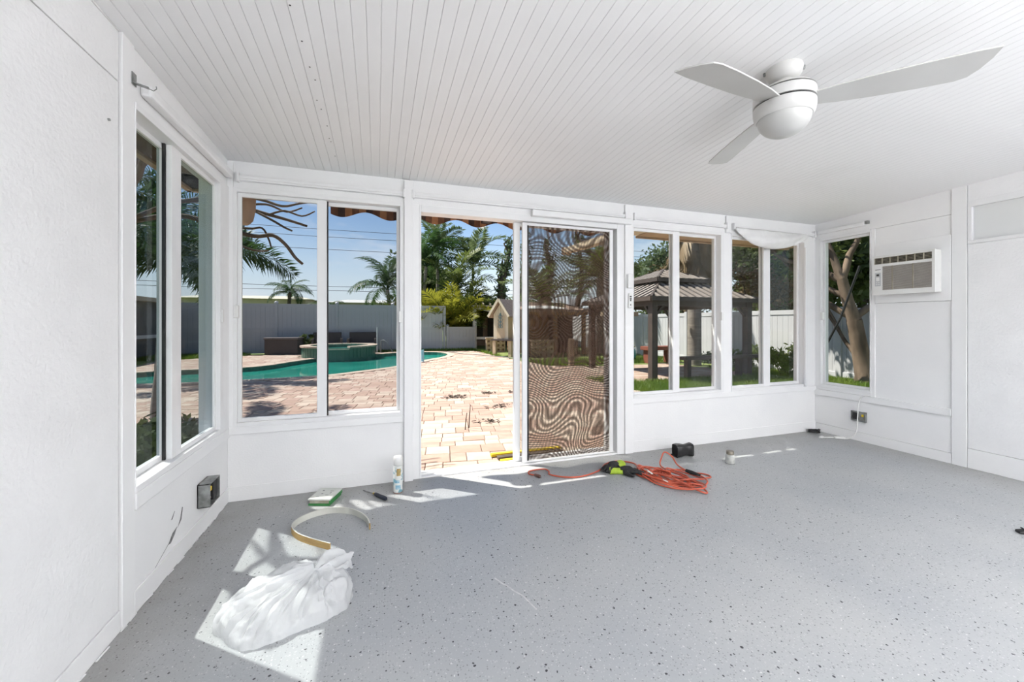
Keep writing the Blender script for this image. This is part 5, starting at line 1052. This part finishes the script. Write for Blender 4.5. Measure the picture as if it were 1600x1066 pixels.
# shrubs by the tall fence and in front of the garden fence
def shrub(label, x, y, h, r_, n_, m, seed, size=0.07):
    t_ = thing('shrub', label, 'shrub', (x, y, G)); rr = random.Random(seed); mb = MB(); c_ = []
    for i in range(7):
        a = rr.uniform(0, 6.28); q = (x + r_ * 0.6 * math.cos(a), y + r_ * 0.6 * math.sin(a), G + h * rr.uniform(0.4, 0.9)); mb.tube([(x + 0.1 * r_ * math.cos(a), y + 0.1 * r_ * math.sin(a), G - 0.05), q], [0.012, 0.005], 5); c_.append(q)
    mb.build('stem', M['bark_d'], t_); cloud('foliage', c_, [r_ * 0.5] * len(c_), n_, size, m, t_, 0.9, 0.2, 0.45, seed)
shrub('small green shrub between the deck box and the spa', -2.75, 18.45, 0.85, 0.35, 500, M['leaf_m'], 1)
shrub('green shrub at the foot of the garden fence by the bench rail', 9.4, 8.3, 0.55, 0.55, 700, M['leaf_m'], 2)
shrub('leafy shrub in the lower right back window', 9.2, 6.9, 0.7, 0.55, 800, M['leaf_m'], 3)
shrub('weedy shrub in front of the palm trunk', 9.5, 9.2, 0.5, 0.45, 600, M['leaf_g'], 4)
# low hedge outside the left window
hg = cloud('low_hedge', [(-1.50 - 0.2 * (i % 3), 1.2 + 0.115 * i, 0.20 + 0.06 * (i % 2)) for i in range(26)], [0.25] * 26, 12000, 0.04, M['leaf_d'], None, 0.8, 0.3, 0.5, 77); tag(hg, 'low dark green ground cover below the left window', 'hedge')
# ================================================================== garden buildings
# ---- gazebo
gz = thing('gazebo', 'dark brown hardtop gazebo with two-tier ribbed roof and four posts', 'gazebo', (7.12, 8.65, G))
M['gz'] = mat('gazebo_brown', (0.055, 0.040, 0.033), 0.55, (0.085, 0.062, 0.05), 6); M['gzroof_shaded'] = mat('gazebo_roof_shaded', (0.085, 0.07, 0.062), 0.5, (0.065, 0.054, 0.047), 3); M['gzrib_lit'] = mat('gazebo_rib_lit', (0.36, 0.31, 0.27), 0.5, (0.30, 0.255, 0.22), 4)  # roof pan coloured dark and ribs pale to imitate lit ribs
PX0, PX1, PY0, PY1 = 5.76, 8.50, 7.35, 9.98; EZ = 1.70
for (x, y) in [(PX0, PY0), (PX1, PY0), (PX0, PY1), (PX1, PY1)]:
    MB().box(x - 0.075, x + 0.075, y - 0.075, y + 0.075, G, EZ).build('post', M['gz'], gz, bevel=0.008)
    MB().box(x - 0.11, x + 0.11, y - 0.11, y + 0.11, G - 0.004, G + 0.03).build('base_plate', M['gz'], gz)
    sx_ = 1 if x == PX0 else -1; sy_ = 1 if y == PY0 else -1
    MB().bar((x, y, EZ - 0.42), (x + sx_ * 0.36, y, EZ - 0.03), 0.04, 0.05).build('brace', M['gz'], gz)
    MB().bar((x, y, EZ - 0.42), (x, y + sy_ * 0.36, EZ - 0.03), 0.04, 0.05).build('brace', M['gz'], gz)
for (a, b) in [((PX0, PY0), (PX1, PY0)), ((PX0, PY1), (PX1, PY1)), ((PX0, PY0), (PX0, PY1)), ((PX1, PY0), (PX1, PY1))]:
    MB().bar((*a, EZ - 0.06), (*b, EZ - 0.06), 0.07, 0.14).build('beam', M['gz'], gz)
def hip_tier(x0, x1, y0, y1, z0, ix0, ix1, iy0, iy1, z1, ribs, nm):
    A = [(x0, y0), (x1, y0), (x1, y1), (x0, y1)]; B = [(ix0, iy0), (ix1, iy0), (ix1, iy1), (ix0, iy1)]
    MB().add([(*p, z0) for p in A] + [(*p, z1) for p in B] + [(*p, z0 - 0.02) for p in A] + [(*p, z1 - 0.02) for p in B],
        [(0,1,5,4),(1,2,6,5),(2,3,7,6),(3,0,4,7),(8,12,13,9),(9,13,14,10),(10,14,15,11),(11,15,12,8),(0,8,9,1),(1,9,10,2),(2,10,11,3),(3,11,8,0)]).build(nm, M['gzroof_shaded'], gz)
    for i in range(4):
        MB().bar((*A[i], z0 + 0.01), (*B[i], z1 + 0.01), 0.05, 0.04).build('hip_ridge', M['gz'], gz)
        a, b = Vector((*A[i], z0 + 0.012)), Vector((*A[(i+1) % 4], z0 + 0.012)); c_, d_ = Vector((*B[i], z1 + 0.012)), Vector((*B[(i+1) % 4], z1 + 0.012))
        e = (b - a); Lx = e.length; e.normalize(); inw = Vector((-e.y, e.x, 0)); run = (c_ - a).dot(inw)
        sa_, sb_ = (c_ - a).dot(e), Lx - (d_ - a).dot(e)
        for k in range(1, ribs):
            s_ = Lx * k / ribs; f_ = min(1, s_ / sa_ if sa_ > 1e-6 else 1, (Lx - s_) / sb_ if sb_ > 1e-6 else 1)
            if f_ < 0.05: continue
            p = a + e * s_; q = p + inw * run * f_ + Vector((0, 0, (z1 - z0) * f_)); MB().bar(p, q, 0.085, 0.03).build('roof_rib', M['gzrib_lit'], gz)
        MB().bar((*A[i], z0 - 0.03), (*A[(i+1) % 4], z0 - 0.03), 0.05, 0.09).build('eave_trim', M['gz'], gz)
ov = 0.20
hip_tier(PX0 - ov, PX1 + ov, PY0 - ov, PY1 + ov, EZ + 0.05, PX0 + 0.72, PX1 - 0.72, PY0 + 0.68, PY1 - 0.68, 2.17, 14, 'lower_roof')
hip_tier(PX0 + 0.55, PX1 - 0.55, PY0 + 0.52, PY1 - 0.52, 2.26, 7.12, 7.14, 8.66, 8.67, 2.58, 9, 'upper_roof')
MB().box(PX0 + 0.75, PX1 - 0.75, PY0 + 0.70, PY1 - 0.70, 2.14, 2.28).build('vent_collar', M['gz'], gz)
# ---- low dark rail behind the gazebo front
br = thing('bench_rail', 'long low dark wooden rail on posts right of the gazebo post', 'bench', (8.1, 7.25, G))
MB().box(6.45, 9.75, 7.12, 7.34, 0.36, 0.43).build('plank', M['gz'], br, bevel=0.006)
for x in (6.6, 8.1, 9.6): MB().box(x - 0.05, x + 0.05, 7.17, 7.29, G - 0.045, 0.36).build('leg', M['gz'], br)
# ---- wooden arbour, teal pot and red bench by the fence
M['wood_l'] = mat('weathered_wood', (0.40, 0.31, 0.21), 0.8, (0.30, 0.23, 0.15), 5, stretch=(1, 1, 0.3)); 
ab = thing('wood_arbour', 'pale wooden arbour frame left of the gazebo post', 'arbour', (8.3, 12.2, -0.125))
for x in (7.75, 8.6):
    MB().box(x - 0.07, x + 0.07, 12.1, 12.24, -0.16, 1.42).build('post', M['wood_l'], ab)
MB().box(7.4, 8.85, 12.08, 12.26, 1.42, 1.58).build('crossbeam', M['wood_l'], ab)
pt = thing('teal_pot', 'round teal blue plant pot beside the wooden arbour', 'pot', (8.05, 11.6, -0.125))
MB().lathe([(0.14, 0.0), (0.24, 0.08), (0.30, 0.22), (0.29, 0.36), (0.25, 0.42), (0.22, 0.42), (0.22, 0.36)], n=28).build('pot_body', mat('teal_glaze', (0.01, 0.26, 0.30), 0.3, (0.02, 0.34, 0.38), 5), pt, local=True, smooth=50)
cloud('pot_plant', [(8.05, 11.6, 0.42), (8.0, 11.6, 0.6)], [0.2, 0.16], 160, 0.09, M['leaf_y'], pt, 1.2, 0.2, 0.35, 9)
rbn = thing('red_bench', 'low dark red wooden bench behind the gazebo', 'bench', (8.75, 10.9, -0.125))
MB().box(8.2, 9.4, 10.7, 11.1, 0.30, 0.42).build('seat', mat('red_wood', (0.20, 0.055, 0.035), 0.6, (0.26, 0.08, 0.05), 6), rbn, bevel=0.01)
for x in (8.4, 9.2): MB().box(x - 0.12, x + 0.12, 10.76, 11.04, -0.16, 0.30).build('leg', rbn.children[0].data.materials[0], rbn)
# ---- playhouse
M['ph'] = mat('playhouse_siding', (0.60, 0.46, 0.30), 0.7, (0.54, 0.41, 0.26), 4); M['phl'] = mat('playhouse_trim', (0.70, 0.60, 0.44), 0.7, (0.64, 0.54, 0.39), 4); M['phroof'] = mat('shingle_tan', (0.44, 0.34, 0.28), 0.85, (0.36, 0.27, 0.22), 12, bump=0.3)
ph = thing('playhouse', 'small beige raised playhouse with gabled roof and scrolled door ornament', 'playhouse', (4.76, 15.2, -0.125))
X0, X1, Y0p, Y1p, ZB, ZE, ZR = 4.42, 5.10, 14.5, 15.9, 0.55, 1.52, 2.06; XM = 0.5 * (X0 + X1)
k = 6; 
for i in range(k):
    a, b = X0 + (X1 - X0) * i / k, X0 + (X1 - X0) * (i + 1) / k; za = lambda x: ZE + (ZR - ZE) * (1 - abs(x - XM) / (XM - X0)) * 0.86
    MB().add([(a + 0.004, Y0p, ZB), (b - 0.004, Y0p, ZB), (b - 0.004, Y0p, za(b)), (a + 0.004, Y0p, za(a)), (a + 0.004, Y0p + 0.03, ZB), (b - 0.004, Y0p + 0.03, ZB), (b - 0.004, Y0p + 0.03, za(b)), (a + 0.004, Y0p + 0.03, za(a))], [(0,1,2,3),(4,7,6,5),(0,4,5,1),(1,5,6,2),(2,6,7,3),(3,7,4,0)]).build('board', M['phl'], ph)
MB().box(X0 + 0.01, X1 - 0.01, Y0p + 0.03, Y1p, ZB, ZE).build('body', M['ph'], ph)
MB().add([(X0 - 0.14, Y0p - 0.16, ZE - 0.14), (XM, Y0p - 0.16, ZR), (XM, Y1p + 0.1, ZR), (X0 - 0.14, Y1p + 0.1, ZE - 0.14), (X0 - 0.14, Y0p - 0.16, ZE - 0.08), (XM, Y0p - 0.16, ZR + 0.06), (XM, Y1p + 0.1, ZR + 0.06), (X0 - 0.14, Y1p + 0.1, ZE - 0.08)], [(0,3,2,1),(4,5,6,7),(0,1,5,4),(1,2,6,5),(2,3,7,6),(3,0,4,7)]).build('roof_slope', M['phroof'], ph)
MB().add([(X1 + 0.14, Y0p - 0.16, ZE - 0.14), (XM, Y0p - 0.16, ZR), (XM, Y1p + 0.1, ZR), (X1 + 0.14, Y1p + 0.1, ZE - 0.14), (X1 + 0.14, Y0p - 0.16, ZE - 0.08), (XM, Y0p - 0.16, ZR + 0.06), (XM, Y1p + 0.1, ZR + 0.06), (X1 + 0.14, Y1p + 0.1, ZE - 0.08)], [(0,1,2,3),(4,7,6,5),(0,4,5,1),(1,5,6,2),(2,6,7,3),(3,7,4,0)]).build('roof_slope', M['phroof'], ph)
for s_ in (-1, 1): MB().bar((XM + s_ * (XM - X0 + 0.14), Y0p - 0.18, ZE - 0.10), (XM, Y0p - 0.18, ZR + 0.04), 0.03, 0.09).build('bargeboard', M['phl'], ph)
MB().box(X0 - 0.06, X1 + 0.25, Y0p - 0.12, Y1p, ZB - 0.06, ZB).build('deck', M['gz'], ph)
for (x, y) in [(X0 + 0.06, Y0p), (X1 + 0.1, Y0p), (X0 + 0.06, Y1p - 0.1), (X1 + 0.1, Y1p - 0.1)]: MB().box(x - 0.07, x + 0.07, y - 0.05, y + 0.07, -0.16, ZB - 0.06).build('leg', M['ph'], ph)
dr = MB().box(X0 + 0.17, X1 - 0.17, Y0p - 0.02, Y0p, ZB + 0.03, 1.47).build('door', M['ph'], ph)
orn = MB(); ccx = XM; 
for (dx, dz, r_) in [(-0.05, 0.0, 0.055), (0.05, 0.0, 0.055), (-0.05, 0.14, 0.055), (0.05, 0.14, 0.055), (-0.04, 0.27, 0.045), (0.04, 0.27, 0.045), (0.0, 0.36, 0.035), (-0.06, -0.12, 0.05), (0.06, -0.12, 0.05)]:
    orn.tube([(ccx + dx + r_ * math.cos(a), Y0p - 0.035, 1.15 + dz + r_ * math.sin(a)) for a in [i * 0.6283 for i in range(11)]], 0.009, 6)
orn.tube([(ccx, Y0p - 0.035, 0.98), (ccx, Y0p - 0.035, 1.56)], 0.010, 6)
orn.build('scroll_ornament', mat('blue_iron', (0.12, 0.22, 0.24), 0.6, (0.2, 0.32, 0.33), 9), dr)
ph.location = (5.08, 15.3, -0.125); ph.rotation_euler = (0, 0, R(-50))
# ---- breeze-block planters
M['block'] = mat('breeze_block', (0.52, 0.40, 0.28), 0.85, (0.44, 0.33, 0.23), 6, bump=0.2)
def block_wall(label, x0, x1, y, rows=3):
    t_ = thing('block_wall', label, 'low wall', (x0, y, -0.125)); bw = 0.22; n_ = int((x1 - x0) / bw); b0 = None
    for r_ in range(rows):
        for i in range(n_):
            if b0 is None:
                mb = MB(); e = 0.05
                mb.box(0, bw - 0.005, -0.07, 0.07, 0, e); mb.box(0, bw - 0.005, -0.07, 0.07, 0.20 - e, 0.195); mb.box(0, e, -0.07, 0.07, e, 0.20 - e); mb.box(bw - 0.005 - e, bw - 0.005, -0.07, 0.07, e, 0.20 - e); mb.box(e, bw - e, 0.05, 0.07, e, 0.2 - e)
                b0 = o = mb.build('block', M['block'], t_, local=True)
            else: o = copy_part(b0, t_)
            o.location = (i * bw, 0, r_ * 0.20)
    MB().box(x0 - 0.03, x0 + n_ * bw + 0.03, y - 0.10, y + 0.10, -0.125 + rows * 0.20, -0.125 + rows * 0.20 + 0.05).build('cap', M['block'], t_)
block_wall('pierced beige block wall left of the playhouse', 4.55, 5.6, 17.1)
block_wall('pierced beige block wall behind the playhouse legs', 5.5, 6.6, 14.0)
# ---- neighbour porch
po_ = thing('porch', 'open white-posted porch with cream roof tails beyond the low fence', 'porch', (6.0, 20.6, -0.4))
M['dark_in'] = mat('porch_dark', (0.035, 0.032, 0.03), 0.8, (0.055, 0.05, 0.045), 4); M['stucco_p'] = mat('pink_stucco', (0.42, 0.30, 0.25), 0.9, (0.36, 0.25, 0.2), 3)
MB().box(4.5, 4.68, 19.4, 19.55, -0.45, 2.02).build('post', M['trim'], po_)
MB().box(4.5, 9.0, 19.3, 19.5, 0.36, 0.48).build('ledge', M['trim'], po_)
MB().box(4.6, 9.0, 22.2, 22.35, -0.4, 2.1).build('back_wall', M['stucco_p'], po_)
MB().box(6.0, 6.9, 22.12, 22.2, -0.3, 1.75).build('door', M['dark_in'], po_)
MB().box(4.9, 5.7, 22.12, 22.2, 0.2, 1.6).build('window', M['dark_in'], po_)
MB().add([(4.45, 19.1, 1.98), (9.1, 19.1, 1.98), (9.1, 22.6, 2.14), (4.45, 22.6, 2.14), (4.45, 19.1, 2.05), (9.1, 19.1, 2.05), (9.1, 22.6, 2.22), (4.45, 22.6, 2.22)], [(0,3,2,1),(4,5,6,7),(0,1,5,4),(1,2,6,5),(2,3,7,6),(3,0,4,7)]).build('roof', M['phl'], po_)
r0_ = None
for i in range(13):
    if r0_ is None: r0_ = o = MB().bar((-0.02, 0, 0.06), (0.05, 0.5, 0.20), 0.06, 0.07).build('rafter_tail', M['phl'], po_, local=True)
    else: o = copy_part(r0_, po_)
    o.location = (4.6 + 0.36 * i - 6.0, 19.05 - 20.6, 2.02 + 0.4)
MB().bar((4.6, 19.45, 1.95), (6.9, 19.45, 1.5), 0.08, 0.12).build('brace', M['trim'], po_)
# ---- beige shelter seen through the screen
sh = thing('garden_shelter', 'brown open-fronted garden shelter with low tan roof seen through the door screen', 'shelter', (7.4, 15.6, -0.125))
M['shw'] = mat('shelter_wood', (0.36, 0.22, 0.12), 0.8, (0.28, 0.17, 0.09), 4, stretch=(1, 1, 0.4)); M['shr'] = mat('shelter_roof', (0.42, 0.30, 0.24), 0.85, (0.34, 0.24, 0.19), 6)
MB().add([(5.55, 14.6, 1.62), (8.35, 14.6, 1.62), (8.35, 17.4, 2.05), (5.55, 17.4, 2.05), (5.55, 14.6, 1.72), (8.35, 14.6, 1.72), (8.35, 17.4, 2.15), (5.55, 17.4, 2.15)], [(0,3,2,1),(4,5,6,7),(0,1,5,4),(1,2,6,5),(2,3,7,6),(3,0,4,7)]).build('roof', M['shr'], sh)
MB().box(5.6, 8.3, 17.2, 17.3, -0.13, 2.0).build('back_wall', M['shw'], sh)
for x in (5.75, 6.85, 8.15): MB().box(x - 0.07, x + 0.07, 14.75, 14.89, -0.16, 1.64).build('post', M['shw'], sh)
MB().box(5.6, 8.3, 14.72, 14.9, 1.5, 1.64).build('beam', M['shw'], sh)
MB().box(5.7, 7.2, 16.2, 16.3, -0.13, 0.75).build('half_wall', M['shw'], sh)
MB().box(7.6, 8.2, 15.9, 17.2, -0.13, 1.55).build('cupboard', M['gz'], sh)
o = MB().add([(5.5, 14.55, 1.735), (7.3, 14.55, 1.735), (7.0, 15.5, 1.885), (5.7, 15.3, 1.855), (5.5, 14.55, 1.76), (7.3, 14.55, 1.76), (7.0, 15.5, 1.91), (5.7, 15.3, 1.88)], [(0,3,2,1),(4,5,6,7),(0,1,5,4),(1,2,6,5),(2,3,7,6),(3,0,4,7)]).build('tarpaulin', M['white_plastic']); tag(o, 'white tarpaulin lying on the shelter roof', 'tarpaulin')
o = MB().box(5.35, 5.5, 10.55, 10.68, -0.16, 0.72).build('stub_post', M['wood_l'], bevel=0.012); tag(o, 'short pale wooden post standing in the grass strip', 'post')
# ---- far houses
def house(label, x0, x1, y, z1, col):
    t_ = thing('far_house', label, 'house', ((x0 + x1) / 2, y, -1.0)); m_ = mat('house_cream', col, 0.8, tuple(c * 0.9 for c in col), 2)
    MB().box(x0, x1, y, y + 6, -1.0, z1 - 0.35).build('wall', m_, t_)
    MB().add([(x0 - 0.6, y - 0.6, z1 - 0.35), (x1 + 0.6, y - 0.6, z1 - 0.35), (x1 + 0.6, y + 6.6, z1 - 0.35), (x0 - 0.6, y + 6.6, z1 - 0.35), (x0 + 0.8, y + 2.0, z1), (x1 - 0.8, y + 2.0, z1), (x1 - 0.8, y + 4.6, z1), (x0 + 0.8, y + 4.6, z1)], [(0,3,2,1),(4,5,6,7),(0,1,5,4),(1,2,6,5),(2,3,7,6),(3,0,4,7)]).build('roof', m_, t_)
    for i in range(3):
        xw = x0 + (x1 - x0) * (0.25 + 0.25 * i); MB().box(xw - 0.5, xw + 0.5, y - 0.03, y, 0.3, 1.4).build('window', M['dark_in'], t_)
house('cream flat-roofed house behind the pool fence, left of the mullion', -13.5, -5.4, 35.0, 3.35, (0.62, 0.58, 0.46))
house('pale grey flat-roofed house behind the pool fence, right of the mullion', -3.4, 1.5, 36.0, 3.2, (0.55, 0.55, 0.52))
# ---- overhead cables
for i, (z, dz) in enumerate([(10.6, 0.4), (9.9, 0.4), (8.6, 0.3), (4.9, 0.15), (4.5, 0.15)]):
    pts = [(-30 + 6 * j, 42, z - dz * math.sin(math.pi * (((j * 6) % 45) / 45.0)) - 0.02 * j) for j in range(14)]
    o = MB().tube(pts, 0.022, 5).build('overhead_cable', M['black']); tag(o, ['topmost thin overhead power cable across the sky', 'second overhead power cable from the top', 'middle overhead power cable', 'upper of the two low overhead cables', 'lowest overhead cable just above the roofs'][i], 'cable', 'overhead cables')
# ---- outside the left window: added shed, pierced wall and tree imitating the reflected yard
ls = thing('standin_shed', 'stand-in grey shed with white sill imitating the reflection in the left window', 'shed', (-8.5, 15.0, -0.125))
MB().box(-10.5, -8.0, 12.5, 20.0, -0.16, 1.95).build('wall', mat('shed_grey', (0.24, 0.23, 0.225), 0.8, (0.19, 0.185, 0.18), 3), ls)
MB().box(-10.7, -7.7, 12.3, 20.2, 1.95, 2.1).build('roof', M['cream'], ls)
MB().box(-8.0, -7.88, 13.0, 19.0, 0.62, 0.74).build('sill', M['trim'], ls)
block_wall('stand-in pierced beige block wall imitating the reflection in the left window', -8.6, -6.9, 11.6, 2)
tree('standin_tree', 'stand-in slim leaning tree imitating the reflection in the left window', (-6.3, 11.4, -0.1), 3.2, 0.07, 3, 1500, 0.06, 0.45, M['leaf_m'], M['bark_d'], 61)
# ---- debris and yellow strips on the patio by the door
def debris(label, x, y, r_, n_, seed):
    rr = random.Random(seed); mb = MB()
    for i in range(n_):
        a = rr.uniform(0, 3.14); c_ = Vector((x + rr.gauss(0, r_), y + rr.gauss(0, r_ * 0.5), G + 0.012 + rr.random() * 0.02)); l = rr.uniform(0.02, 0.06)
        mb.obox(c_, (l, l * 0.5, 0.004), Matrix.Rotation(a, 3, 'Z') @ Matrix.Rotation(rr.uniform(-0.5, 0.5), 3, 'X'))
    o = mb.build('leaf_litter', M['bark_d']); tag(o, label, 'leaf litter', kind='stuff')
debris('larger dark clump of dead leaves on the pavers through the doorway', 1.25, 6.75, 0.10, 60, 1)
debris('small dark clump of dead leaves right of the larger one', 1.86, 6.95, 0.06, 30, 2)
debris('dry leaves on the pavers by the door stile', 2.35, 6.9, 0.05, 24, 3)
debris('thin scatter of dry leaves nearer the door', 1.75, 5.8, 0.12, 26, 4)
debris('scattered dry leaves beside the two sticks', 1.35, 4.95, 0.08, 20, 5)
for i, (x, y, h) in enumerate([(0.99, 4.68, 0.20), (1.05, 4.75, 0.28)]):
    o = MB().tube([(x, y, G - 0.002), (x + 0.01, y + 0.01, G + h * 0.6), (x + 0.02, y, G + h)], [0.007, 0.006, 0.004], 6).build('stick', M['bark_d']); tag(o, ['shorter of two thin dark sticks standing on the pavers', 'taller of two thin dark sticks standing on the pavers'][i], 'stick')
for i, (x0, x1, y, w_, h_) in enumerate([(1.02, 1.75, 3.66, 0.045, 0.03), (1.06, 1.9, 3.47, 0.05, 0.03)]):
    o = MB().box(x0, x1, y - w_/2, y + w_/2, G + 0.004, G + h_).build('yellow_batten', M['yellow'], bevel=0.005); tag(o, ['farther yellow plastic strip lying on the pavers outside the door', 'nearer yellow plastic strip lying just outside the door'][i], 'strip')
o = MB().box(1.06, 1.72, 3.535, 3.60, G + 0.004, G + 0.03).build('dark_batten', M['bark_d'], bevel=0.004); tag(o, 'dark strip lying between the two yellow strips', 'strip')
